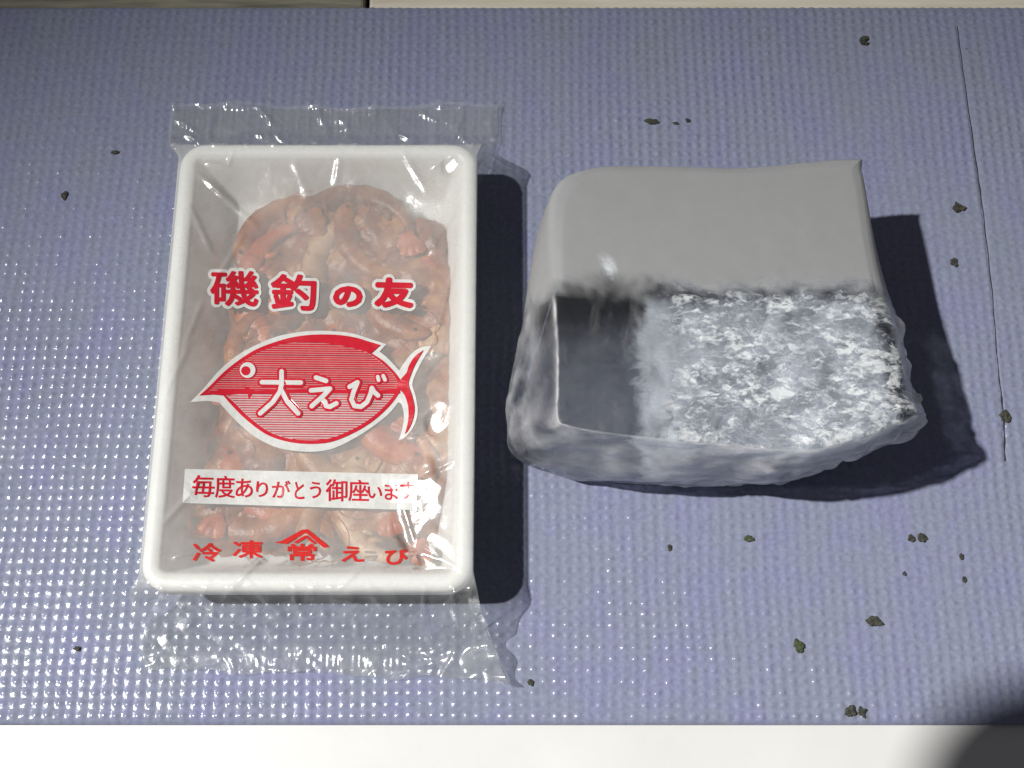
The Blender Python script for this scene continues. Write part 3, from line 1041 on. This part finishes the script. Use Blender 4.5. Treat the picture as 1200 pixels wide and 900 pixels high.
# bottom line
for c_, bx in (('冷', (225.5, 636, 259, 658.5)), ('凍', (272.5, 633, 308, 654.5)), ('常', (337, 637, 371, 657.5)), ('え', (400, 640, 427, 658.5)), ('び', (451, 642.5, 479, 662))):
    char('small_character', c_, bx, 0.7, RED2, 0.00030, 0.0)
cr = fc_ = [(150 + x / 4, 520 + y / 4) for x, y in [(683, 463), (720, 455), (815, 403), (842, 400), (930, 470), (943, 485), (915, 486), (838, 420), (826, 420), (745, 470)]]
print_piece('roof_mark', *poly_mesh([cr]), RED2, 0.00030, bag)
cr2 = [(150 + x / 4, 520 + y / 4) for x, y in [(775, 462), (828, 430), (838, 430), (885, 466), (872, 470), (834, 442), (790, 468)]]
print_piece('roof_mark', *poly_mesh([cr2]), RED2, 0.00034, bag)

# ------------------------------------------------------------------ the block of ice
RINGS = [
    (0.0000, [(690, 305), (655, 335), (635, 390), (614, 470), (606, 520), (622, 546), (680, 561), (760, 569), (860, 568), (930, 560), (985, 528), (1005, 480), (995, 420), (980, 360), (955, 318), (860, 308), (770, 306)]),
    (0.0080, [(686, 285), (648, 312), (628, 370), (603, 465), (598, 515), (612, 543), (680, 559), (760, 568), (860, 568), (930, 562), (992, 532), (1030, 500), (1020, 420), (998, 350), (975, 295), (860, 285), (770, 284)]),
    (0.0200, [(684, 256), (640, 288), (621, 345), (599, 445), (595, 492), (606, 532), (680, 550), (760, 560), (860, 562), (930, 562), (1000, 535), (1068, 505), (1048, 415), (1020, 340), (990, 260), (865, 255), (770, 255)]),
    (0.0330, [(682, 226), (638, 256), (622, 318), (616, 420), (616, 490), (632, 519), (698, 530), (770, 540), (860, 547), (930, 553), (1005, 533), (1084, 494), (1060, 410), (1032, 320), (1001, 222), (868, 225), (770, 222)]),
    (0.0445, [(684, 203), (646, 228), (640, 300), (646, 400), (648, 486), (662, 503), (706, 511), (775, 520), (860, 527), (930, 534), (1003, 522), (1074, 486), (1053, 402), (1029, 305), (1007, 190), (870, 202), (770, 199)]),
    (0.0474, [(692, 198), (654, 226), (650, 300), (655, 402), (656, 484), (668, 498), (710, 506), (779, 514), (860, 521), (930, 527), (999, 516), (1064, 482), (1046, 401), (1022, 302), (1004, 187), (872, 197), (774, 195)]),
    (0.0480, [(698, 203), (664, 230), (658, 302), (662, 402), (663, 481), (674, 494), (713, 501), (782, 509), (860, 516), (929, 522), (995, 512), (1054, 477), (1037, 398), (1015, 301), (997, 194), (872, 203), (778, 200)])]


def resample(pp, N):
    pp = [np.array(p_, float) for p_ in pp]
    cor = pp[11]
    c14 = pp[14]
    pp = pp[:14] + [c14 + (pp[13] - c14) * 0.13 + np.array([0.5, 0]), c14 + (pp[15] - c14) * 0.07] + pp[15:]
    pp = pp[:11] + [cor + (pp[10] - cor) * 0.10 + np.array([3.0, 2.5]), cor + np.array([3.0, -2.0]), cor + (pp[12] - cor) * 0.13 + np.array([3.5, 0]), cor + (pp[12] - cor) * 0.32 + np.array([-3.5, 0])] + pp[12:]
    pp = np.array(pp, float); L = len(pp); out = []
    dense = []
    for i in range(L):
        p0, p1, p2, p3 = pp[i - 1], pp[i], pp[(i + 1) % L], pp[(i + 2) % L]
        for k in range(40):
            t_ = k / 40
            dense.append(0.5 * ((2 * p1) + (-p0 + p2) * t_ + (2 * p0 - 5 * p1 + 4 * p2 - p3) * t_ ** 2 + (-p0 + 3 * p1 - 3 * p2 + p3) * t_ ** 3))
    # keep control correspondence: equal share per segment weighted by the second ring's lengths
    return np.array(dense)


NI = 21 * 40
IH = 0.84
rings3 = []
for z, pp in RINGS:
    d = resample(pp, NI)
    rings3.append(un(d[:, 0], d[:, 1], z * (IH + 0.19 * np.clip((d[:, 1] - 190) / 310, 0, 1))))
sel = np.arange(0, NI, 3)
rings3 = [r[sel] for r in rings3]
NI = len(sel)
R3 = np.array(rings3)                      # (7, NI, 3)
zz = [0, .1, .25, .5, .75, .9, 1.0]
levels = []
tt = np.linspace(0, 6, 66)
for t_ in tt:
    i = min(int(t_), 5); f_ = t_ - i
    p0, p1, p2, p3 = R3[max(i - 1, 0)], R3[i], R3[i + 1], R3[min(i + 2, 6)]
    levels.append(p1 * (1 - f_) + p2 * f_ if i in (0, 5) else 0.5 * ((2 * p1) + (-p0 + p2) * f_ + (2 * p0 - 5 * p1 + 4 * p2 - p3) * f_ ** 2 + (-p0 + 3 * p1 - 3 * p2 + p3) * f_ ** 3))
topc = levels[-1].mean(0); topc[2] = levels[-1][:, 2].mean() + 0.0002
for k in range(1, 52):
    f_ = (1 - k / 52) ** 1.0
    lv = topc + (levels[65] - topc) * f_
    levels.append(lv)
botc = levels[0].mean(0)
pre = []
for k in range(1, 14):
    f_ = k / 14
    pre.append(botc + (levels[0] - botc) * f_)
levels = pre + levels
G = np.array(levels)                       # (rows, NI, 3)
# displacement
rows_, _, _ = G.shape
du = np.roll(G, -1, 1) - np.roll(G, 1, 1)
dv = np.gradient(G, axis=0)
Nn = np.cross(du, dv); Nn /= np.maximum(np.linalg.norm(Nn, axis=-1, keepdims=True), 1e-9)
WN0, WN1 = un(655, 320, 0.047), un(1010, 185, 0.047)
WS = un(712, 316, 0.043)
frost = np.zeros(G.shape[:2])
broken = np.zeros(G.shape[:2])
sides = np.zeros(G.shape[:2])
for a in range(rows_):
    for b in range(NI):
        p = G[a, b]
        if a < 14:
            frost[a, b] = 0.25
            continue
        v3 = Vector(p)
        # place in the photograph's terms, over the top face
        X_, Y_, Z_ = p
        rough_zone = float(sstep(0.030, 0.046, X_ + 0.006 * noise.noise(v3 * 90)))      # right two thirds are broken ice
        back = float(sstep(0.006, 0.0150, Y_ + 0.0035 * noise.noise(v3 * 110 + Vector((5, 5, 5))) + 0.0022 * noise.noise(v3 * 380)))
        f1 = noise.fractal(v3 * 130, 1.0, 2.0, 4)
        cell = noise.voronoi(v3 * 170)[0]
        cell2 = noise.voronoi(v3 * 420)[0]
        fac = (cell[1] - cell[0])
        amp_ = 0.0004 * f1 * (1 - 0.85 * back)
        vc = noise.voronoi(Vector((X_ * 125 + 0.35 * noise.noise(v3 * 260), Y_ * 165 + 0.35 * noise.noise(v3 * 260 + Vector((9, 0, 0))), Z_ * 125)))
        cp_ = vc[1][0]
        tilt_ = noise.cell_vector(cp_ * 37.0)
        loc_ = Vector((X_ * 125, Y_ * 165, Z_ * 125)) - cp_
        amp_ += rough_zone * (1 - back) * 0.0011 * (loc_.x * (tilt_.x - 0.5) + loc_.y * (tilt_.y - 0.5) + 0.35 * (tilt_.z - 0.5))
        wv = v3 + 0.006 * noise.noise_vector(v3 * 120)
        rdg = noise.ridged_multi_fractal(Vector((wv.x * 150, wv.y * 210, wv.z * 150)), 0.9, 2.1, 5, 1.0, 2.0)
        amp_ += (0.10 + 0.90 * rough_zone) * (1 - 0.9 * back) * 0.00007 * (rdg - 1.0)
        zt_ = 0.0455 - 0.105 * Y_
        side = float(sstep(0.97 * zt_, 0.78 * zt_, Z_))
        amp_ += side * (1 - back) * (0.0008 * noise.fractal(v3 * 60, 1.0, 2.0, 3))
        chip = float(sstep(0.060, 0.085, X_)) * side * (1 - back)
        vd = noise.voronoi(v3 * 150 + Vector((0, 0, 7)))[0]
        amp_ += chip * 0.0022 * (vd[1] - vd[0] - 0.25)
        G[a, b] = p + Nn[a, b] * amp_
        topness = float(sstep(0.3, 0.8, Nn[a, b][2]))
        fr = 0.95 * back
        edge_ = math.exp(-((a - 14 - 48) / 4.0) ** 2) * (1 - back) * float(sstep(0.052, 0.026, X_))  # frost along the top edge paints in its bright highlight line
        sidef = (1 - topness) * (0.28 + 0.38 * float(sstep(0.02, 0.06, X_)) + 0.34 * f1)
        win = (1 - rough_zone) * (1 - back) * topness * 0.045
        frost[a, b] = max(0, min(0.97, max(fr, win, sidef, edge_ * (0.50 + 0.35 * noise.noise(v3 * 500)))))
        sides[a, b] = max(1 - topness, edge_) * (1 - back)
        blob_ = float(sstep(1.0, 0.3, math.hypot((X_ - WS[0]) / 0.0022, (Y_ - WS[1]) / 0.0042) + 0.8 * noise.noise(v3 * 420))) * topness * 0.6
        broken[a, b] = rough_zone * (1 - back) * (0.55 + 0.45 * topness) + blob_
G[..., 2] = np.maximum(G[..., 2], 0.0001)

q = M('clear_and_frosted_ice')
v = q.coord()
at = q.n('ShaderNodeAttribute', attribute_name='frost')
br = q.n('ShaderNodeAttribute', attribute_name='broken')
n1 = q.noise(v, 230, 6, 0.68)
n2 = q.noise(v, 900, 4, 0.6)
wn = q.n('ShaderNodeTexNoise', i_Scale=75.0, i_Detail=6.0, i_Roughness=0.62, i_Distortion=2.2)
q.l(q.coord((1.0, 1.5, 1.0)), wn.inputs['Vector'])
wn2 = q.n('ShaderNodeTexNoise', i_Scale=260.0, i_Detail=6.0, i_Roughness=0.7, i_Distortion=1.5)
q.l(q.coord((1.0, 1.4, 1.0)), wn2.inputs['Vector'])
# thin healed cracks: where a warped noise crosses its middle value
big = q.n('ShaderNodeTexNoise', i_Scale=42.0, i_Detail=3.0, i_Roughness=0.5, i_Distortion=1.2)
q.l(v, big.inputs['Vector'])
cr_ = q.math('ABSOLUTE', q.math('SUBTRACT', wn.outputs['Fac'], 0.5))
crack = q.ramp(cr_, [(0.0, (1, 1, 1)), (0.018, (0, 0, 0))])
wv_ = q.n('ShaderNodeVectorMath', operation='SCALE')
wnc = q.n('ShaderNodeTexNoise', i_Scale=120.0, i_Detail=3.0)
q.l(v, wnc.inputs['Vector'])
q.l(wnc.outputs['Color'], wv_.inputs[0]); wv_.inputs['Scale'].default_value = 0.006
wadd = q.n('ShaderNodeVectorMath', operation='ADD')
q.l(q.coord((1.0, 1.7, 1.0)), wadd.inputs[0]); q.l(wv_.outputs[0], wadd.inputs[1])


def shards(sc):
    vn = q.n('ShaderNodeTexVoronoi', i_Scale=sc)
    q.l(wadd.outputs[0], vn.inputs['Vector'])
    sp = q.n('ShaderNodeSeparateColor')
    q.l(vn.outputs['Color'], sp.inputs[0])
    return sp.outputs[0], vn.outputs['Distance']


sa, da = shards(170.0)
sb, db = shards(420.0)
sc_, dc = shards(900.0)
shd = q.math('ADD', q.math('MULTIPLY', sa, 0.35), q.math('ADD', q.math('MULTIPLY', sb, 0.35), q.math('MULTIPLY', sc_, 0.30)))
tex = q.math('ADD', q.math('MULTIPLY', shd, 0.34), q.math('ADD', q.math('MULTIPLY', big.outputs['Fac'], 0.26), q.math('ADD', q.math('MULTIPLY', wn.outputs['Fac'], 0.12), q.math('MULTIPLY', wn2.outputs['Fac'], 0.28))))
patch = q.ramp(tex, [(0.36, (0.04, 0.04, 0.04)), (0.47, (0.16, 0.16, 0.16)), (0.53, (0.55, 0.55, 0.55)), (0.60, (1, 1, 1))])
# long dark cracks, thin
lc = q.n('ShaderNodeTexNoise', i_Scale=38.0, i_Detail=5.0, i_Roughness=0.6, i_Distortion=0.6)
q.l(q.coord((0.7, 1.6, 1.0)), lc.inputs['Vector'])
lcr = q.ramp(q.math('ABSOLUTE', q.math('SUBTRACT', lc.outputs['Fac'], 0.47)), [(0.0, (1, 1, 1)), (0.007, (0, 0, 0))])
lcz = q.math('MULTIPLY', lcr, q.ramp(big.outputs['Fac'], [(0.48, (0, 0, 0)), (0.56, (1, 1, 1))]))
bf = q.math('MULTIPLY', br.outputs['Fac'], q.math('MAXIMUM', patch, q.math('MULTIPLY', crack, 0.7)))
bf = q.math('MULTIPLY', bf, q.math('SUBTRACT', 0.66, q.math('MULTIPLY', lcz, 0.55)))
# faint upright streaks in the clear part
sk = q.n('ShaderNodeTexNoise', i_Scale=150.0, i_Detail=5.0, i_Roughness=0.65, i_Distortion=0.8)
q.l(q.coord((1.0, 0.3, 0.3)), sk.inputs['Vector'])
skf = q.ramp(sk.outputs['Fac'], [(0.52, (0, 0, 0)), (0.75, (0.30, 0.30, 0.30))])
skz = q.math('MULTIPLY', skf, q.math('SUBTRACT', 1.0, br.outputs['Fac']))
allf = q.math('MAXIMUM', q.math('MAXIMUM', at.outputs['Fac'], skz), bf, True)
h = q.math('ADD', q.math('MULTIPLY', wn.outputs['Fac'], 0.6), q.math('ADD', q.math('MULTIPLY', n2, 0.03), q.math('MULTIPLY', wn2.outputs['Fac'], 0.16)))
bs = q.n('ShaderNodeBump', i_Distance=0.0025)
q.l(h, bs.inputs['Height'])
q.l(q.math('ADD', 0.05, q.math('MULTIPLY', br.outputs['Fac'], 0.30)), bs.inputs['Strength'])
gl = q.n('ShaderNodeBsdfGlass', i_IOR=1.31, i_Roughness=0.03)
gl.inputs[0].default_value = (0.92, 0.95, 1.0, 1)
q.l(bs.outputs[0], gl.inputs['Normal'])
wp = q.p
gm = q.n('ShaderNodeMix', data_type='RGBA')
q.l(br.outputs['Fac'], gm.inputs[0])
q.l(q.ramp(n1, [(0.3, (0.268, 0.272, 0.276)), (0.7, (0.284, 0.288, 0.292))]), gm.inputs[6])
q.l(q.ramp(tex, [(0.38, (0.44, 0.46, 0.53)), (0.50, (0.60, 0.63, 0.69)), (0.62, (0.84, 0.88, 0.89))]), gm.inputs[7])
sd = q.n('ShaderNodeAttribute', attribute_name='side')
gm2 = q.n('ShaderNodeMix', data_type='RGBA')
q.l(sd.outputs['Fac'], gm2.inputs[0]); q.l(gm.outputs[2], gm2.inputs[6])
q.l(q.ramp(wn2.outputs['Fac'], [(0.3, (0.60, 0.61, 0.64)), (0.7, (0.84, 0.85, 0.88))]), gm2.inputs[7])  # paler side colour stands in for light carried through the ice
q.l(gm2.outputs[2], wp.inputs['Base Color'])
q.l(q.math('SUBTRACT', 0.55, q.math('MULTIPLY', br.outputs['Fac'], 0.38)), wp.inputs['Roughness'])
wp.inputs['Subsurface Weight'].default_value = 0.6
wp.inputs['Subsurface Radius'].default_value = (0.010, 0.011, 0.012)
wp.inputs['Subsurface Scale'].default_value = 1.0
q.l(bs.outputs[0], wp.inputs['Normal'])
# wet skin: many small glints
gh = q.math('ADD', q.math('MULTIPLY', wn2.outputs['Fac'], 0.5), q.math('ADD', q.math('MULTIPLY', n2, 0.30), q.math('MULTIPLY', shd, 0.20)))
bc = q.n('ShaderNodeBump', i_Distance=0.0030)
q.l(gh, bc.inputs['Height'])
q.l(q.math('ADD', 0.15, q.math('MULTIPLY', br.outputs['Fac'], 0.40)), bc.inputs['Strength'])
wp.inputs['Coat Weight'].default_value = 0.9
wp.inputs['Coat Roughness'].default_value = 0.10
wp.inputs['Coat IOR'].default_value = 1.33
q.l(bc.outputs[0], wp.inputs['Coat Normal'])
backm = q.math('SUBTRACT', at.outputs['Fac'], sd.outputs['Fac'], True)
q.l(q.math('SUBTRACT', 0.9, q.math('MULTIPLY', backm, 0.8)), wp.inputs['Coat Weight'])
trn = q.n('ShaderNodeBsdfTransparent')
trn.inputs[0].default_value = (0.93, 0.95, 1.0, 1)
glt = q.n('ShaderNodeMixShader', i_0=0.50)
q.l(gl.outputs[0], glt.inputs[1]); q.l(trn.outputs[0], glt.inputs[2])
mx = q.n('ShaderNodeMixShader')
q.l(allf, mx.inputs[0])
q.l(glt.outputs[0], mx.inputs[1]); q.l(wp.outputs[0], mx.inputs[2])
q.l(mx.outputs[0], q.out.inputs['Surface'])
ICE = q.m
ice = make_grid('ice_block', G.reshape(-1, 3), NI, rows_, ICE, closed_u=True)
at_ = ice.data.attributes.new('frost', 'FLOAT', 'POINT')
at_.data.foreach_set('value', frost.ravel().astype(np.float32))
at_ = ice.data.attributes.new('broken', 'FLOAT', 'POINT')
at_.data.foreach_set('value', broken.ravel().astype(np.float32))
at_ = ice.data.attributes.new('side', 'FLOAT', 'POINT')
at_.data.foreach_set('value', sides.ravel().astype(np.float32))
# close the two poles
bm = bmesh.new(); bm.from_mesh(ice.data)
bm.verts.ensure_lookup_table()
bm.faces.new([bm.verts[i] for i in range(NI)][::-1])
bm.faces.new([bm.verts[(rows_ - 1) * NI + i] for i in range(NI)])
bmesh.ops.recalc_face_normals(bm, faces=bm.faces[:])
bm.to_mesh(ice.data); bm.free()

# healed fractures inside the broken half of the block: crumpled sheets that catch the light
q = M('fracture_ice')
q.t.nodes.remove(q.p)
v = q.coord()
f1n = q.n('ShaderNodeTexNoise', i_Scale=95.0, i_Detail=8.0, i_Roughness=0.66, i_Distortion=1.2)
q.l(q.coord((0.8, 1.4, 1.0)), f1n.inputs['Vector'])
f2n = q.noise(v, 48, 3)
al = q.math('ADD', q.math('MULTIPLY', f1n.outputs['Fac'], 0.6), q.math('MULTIPLY', f2n, 0.5))
alr = q.ramp(al, [(0.40, (0.10, 0.10, 0.10)), (0.51, (0.55, 0.55, 0.55)), (0.58, (1, 1, 1))])
fd = q.n('ShaderNodeBsdfDiffuse'); fd.inputs[0].default_value = (0.93, 0.96, 0.98, 1)
ft = q.n('ShaderNodeBsdfTranslucent'); ft.inputs[0].default_value = (0.86, 0.91, 0.95, 1)
fg = q.n('ShaderNodeBsdfGlossy'); fg.inputs['Roughness'].default_value = 0.13
fb = q.bump(q.math('ADD', f1n.outputs['Fac'], q.math('MULTIPLY', q.noise(v, 800, 3), 0.25)), 0.9, 0.004)
q.l(fb, fg.inputs['Normal'])
m1 = q.n('ShaderNodeMixShader', i_0=0.30); q.l(fd.outputs[0], m1.inputs[1]); q.l(ft.outputs[0], m1.inputs[2])
m2 = q.n('ShaderNodeMixShader', i_0=0.16); q.l(m1.outputs[0], m2.inputs[1]); q.l(fg.outputs[0], m2.inputs[2])
tp = q.n('ShaderNodeBsdfTransparent')
fad = q.n('ShaderNodeAttribute', attribute_name='fade')
m3 = q.n('ShaderNodeMixShader'); q.l(q.math('MULTIPLY', alr, fad.outputs['Fac']), m3.inputs[0]); q.l(tp.outputs[0], m3.inputs[1]); q.l(m2.outputs[0], m3.inputs[2])
q.l(m3.outputs[0], q.out.inputs['Surface'])
FRAC = q.m
top_lv = np.array(levels[14 + 52])[:, :2]; low_lv = np.array(levels[14 + 12])[:, :2]


def in_block(x, y, z):
    f_ = np.clip((z - 0.004) / 0.038, 0, 1)
    poly = low_lv * (1 - f_) + top_lv * f_
    return inside_poly(x, y, poly[::6])


def facet_(x, y, sd_):
    p_ = Vector((x * 105, y * 140, sd_ * 3.0))
    c_ = noise.voronoi(p_)[1][0]
    t_ = noise.cell_vector(c_ * 41.0)
    d_ = p_ - c_
    return 0.0050 * (d_.x * (t_.x - 0.5) + d_.y * (t_.y - 0.5) + 0.3 * (t_.z - 0.5))


SHEETS = [(0.050, 0.000, 0.035, 0.06, 0.05, 1, 1.0, 0.034), (0.062, -0.004, 0.030, -0.25, 0.10, 2, 1.0, 0.034), (0.072, 0.002, 0.026, 0.35, -0.15, 3, 1.0, 0.036), (0.054, -0.010, 0.022, 0.15, 0.40, 4, 1.0, 0.034),
          (0.080, -0.012, 0.028, -0.45, 0.25, 5, 1.0, 0.040), (0.045, 0.004, 0.016, -0.20, -0.35, 6, 0.9, 0.033), (0.068, -0.006, 0.010, 0.05, 0.05, 7, 1.0, 0.036), (0.084, 0.000, 0.033, 0.06, 0.20, 8, 1.0, 0.050),
          (0.026, -0.008, 0.012, 0.55, 0.15, 9, 0.16, 0.006)]
for (sx_, sy_, sz_, ta, tb_, sd_, wt_, xl_) in SHEETS:
    n_ = 58
    gxx = np.linspace(min(0.026, xl_ - 0.004), 0.104, n_); gyy = np.linspace(-0.034, 0.018, 44)
    Vs, keep, fade = [], [], []
    for y in gyy:
        for x in gxx:
            nv = Vector((x * 110, y * 110, sd_ * 9.0))
            z = sz_ * (1.0 - 3.2 * y) + ta * (x - sx_) + tb_ * (y - sy_) + 0.0035 * noise.noise(nv) + facet_(x, y, sd_) + 0.0008 * noise.noise(nv * 4)
            Vs.append((x, y, z))
            dd_ = min(x - xl_ - 0.008 * noise.noise(Vector((y * 130, sd_ * 5.0, 0))) - 0.003 * noise.noise(Vector((y * 500, sd_ * 5.0, 4))), 0.012 - y + 0.005 * noise.noise(Vector((x * 110, sd_ * 7.0, 0))), (in_block(x, y, z) - 0.0006) * 1.6, z - 0.001, 0.0445 - 0.105 * y - z)
            fade.append(wt_ * float(sstep(0.0002, 0.0030, dd_)))
            keep.append(dd_ > 0)
    Fs = []
    for j_ in range(43):
        for i_ in range(n_ - 1):
            a0 = j_ * n_ + i_
            if keep[a0] and keep[a0 + 1] and keep[a0 + n_] and keep[a0 + n_ + 1]:
                Fs.append((a0, a0 + 1, a0 + n_ + 1, a0 + n_))
    used = sorted({i_ for f_ in Fs for i_ in f_}); mp_ = {o_: k for k, o_ in enumerate(used)}
    make('fracture', [Vs[o_] for o_ in used], [[mp_[i_] for i_ in f_] for f_ in Fs], FRAC, ice).data.attributes.new('fade', 'FLOAT', 'POINT').data.foreach_set('value', np.array([fade[o_] for o_ in used], np.float32))
tag(ice, 'large block of ice, clear with a frosted grey back and a cracked right side', 'ice block')

# ------------------------------------------------------------------ crumbs of dirt on the mat
q = M('dark_crumb')
v = q.coord()
q.l(q.ramp(q.noise(v, 900, 4), [(0.3, (0.012, 0.013, 0.010)), (0.7, (0.05, 0.05, 0.035))]), q.p.inputs['Base Color'])
q.p.inputs['Roughness'].default_value = 0.75
CR1 = q.m
q = M('green_crumb')
v = q.coord()
q.l(q.ramp(q.noise(v, 900, 4), [(0.3, (0.02, 0.03, 0.012)), (0.7, (0.06, 0.075, 0.03))]), q.p.inputs['Base Color'])
q.p.inputs['Roughness'].default_value = 0.75
CR2 = q.m
crumbs = [(1014, 48, 11, 9, CR1, 'hooked black crumb near the rear edge of the mat beyond the ice'),
          (765, 142, 13, 6, CR1, 'widest dark crumb in the row behind the ice block'),
          (792, 144, 6, 3, CR1, 'thin dark crumb in the middle of the row behind the ice block'),
          (806, 141, 5, 4, CR1, 'small round crumb at the right end of the row behind the ice'),
          (1123, 243, 11, 9, CR1, 'larger grey black square crumb beside the score line of the mat'),
          (1118, 307, 8, 8, CR1, 'smaller square crumb beside the shadow of the ice and the score line'),
          (1178, 488, 9, 10, CR1, 'dark crumb at the front end of the score line'),
          (877, 631, 8, 6, CR2, 'small green black crumb in front of the ice block'),
          (936, 757, 10, 11, CR2, 'upright green black crumb near the front of the mat'),
          (1080, 630, 9, 7, CR1, 'black crumb in front of the right end of the shadow of the ice'),
          (1068, 631, 7, 6, CR1, 'broken grey crumb touching the black one in front of the ice shadow'),
          (1024, 728, 13, 9, CR1, 'ragged dark crumb lying towards the front right of the mat'),
          (997, 834, 10, 9, CR1, 'black crumb at the front edge of the mat, left one of the pair'),
          (1010, 835, 7, 8, CR1, 'square black crumb at the front edge of the mat, right one of the pair'),
          (1127, 652, 4, 5, CR1, 'tiny crumb below the end of the score line'),
          (1130, 679, 4, 5, CR1, 'tiny crumb nearest the front in the line below the score line'),
          (785, 642, 4, 5, CR1, 'tiny black crumb in front of the middle of the ice'),
          (134, 178, 8, 4, CR1, 'flat dark crumb on the mat left of the bag behind the tray'),
          (75, 229, 6, 8, CR1, 'dark crumb on the mat left of the rear of the tray'),
          (90, 760, 6, 4, CR1, 'small dark crumb on the mat near the left front corner'),
          (622, 800, 5, 5, CR1, 'small crumb on the mat right of the front flap of the bag'),
          (1060, 672, 3, 4, CR1, 'pin point crumb in front of the shadow of the ice')]
for k, (px, py, wd, hg, m_, lab) in enumerate(crumbs):
    c = un(px, py, 0.0002)
    bm = bmesh.new()
    bmesh.ops.create_icosphere(bm, subdivisions=3, radius=1)
    sx, sy = wd * 0.000245 / 2, hg * 0.000262 / 2
    for vv in bm.verts:
        n_ = noise.noise(vv.co * 1.3 + Vector((k * 7, 0, 0)))
        vv.co *= 1 + 0.75 * n_ + 0.35 * noise.noise(vv.co * 4.0 + Vector((0, k * 5, 0)))
        if k == 0 and vv.co.x > 0.1 and abs(vv.co.y) < 0.35:
            vv.co.x *= 0.15
        vv.co = Vector((vv.co.x * sx * 1.15, vv.co.y * sy * 1.15, vv.co.z * min(sx, sy) * 0.35 + min(sx, sy) * 0.2 - 0.0002))
    me = bpy.data.meshes.new('crumb'); bm.to_mesh(me); bm.free(); me.materials.append(m_)
    o = bpy.data.objects.new('crumb', me); o.location = c; col.objects.link(o)
    tag(o, lab, 'crumb', 'dirt crumbs on the mat')

# ------------------------------------------------------------------ pedestal stool added out of frame, its unseen seat only there to shade the corner
sh = np.array(un(1022, 908, ZB))
LP = np.array(lamp.location)
zt = 0.42
k_ = (zt - sh[2]) / (LP[2] - sh[2])
cp = sh + (LP - sh) * k_                       # corner of the seat
from mathutils import Matrix
rot = math.radians(14)
HS = 0.10
ctr = Vector((cp[0], cp[1], 0)) + Matrix.Rotation(rot, 3, 'Z') @ Vector((HS + 0.004, -HS + 0.010, 0))
stool = thing('added_shade_stool', 'dark square topped stool added out of view to shade the near right corner', 'stool', (ctr.x, ctr.y, -0.40))
stool.rotation_euler = (0, 0, rot)


def soft_box(name, sx, sy, sz, z, rv, parent):
    bm = bmesh.new()
    bmesh.ops.create_cube(bm, size=1)
    for vv in bm.verts:
        vv.co = (vv.co.x * sx, vv.co.y * sy, vv.co.z * sz + z)
    ve = [e for e in bm.edges if abs(e.verts[0].co.z - e.verts[1].co.z) > sz * 0.5]
    bmesh.ops.bevel(bm, geom=ve, offset=rv, segments=8, profile=0.5, affect='EDGES')
    me = bpy.data.meshes.new(name); bm.to_mesh(me); bm.free(); me.materials.append(DARK)
    o = bpy.data.objects.new(name, me); col.objects.link(o); o.parent = parent


soft_box('seat', HS * 2, HS * 2, 0.03, 0.40 + zt + 0.015, 0.028, stool)
soft_box('pedestal', 0.05, 0.05, 0.40 + zt - 0.02, 0.02 + (0.40 + zt - 0.02) / 2, 0.02, stool)
soft_box('foot', 0.22, 0.22, 0.02, 0.01, 0.03, stool)
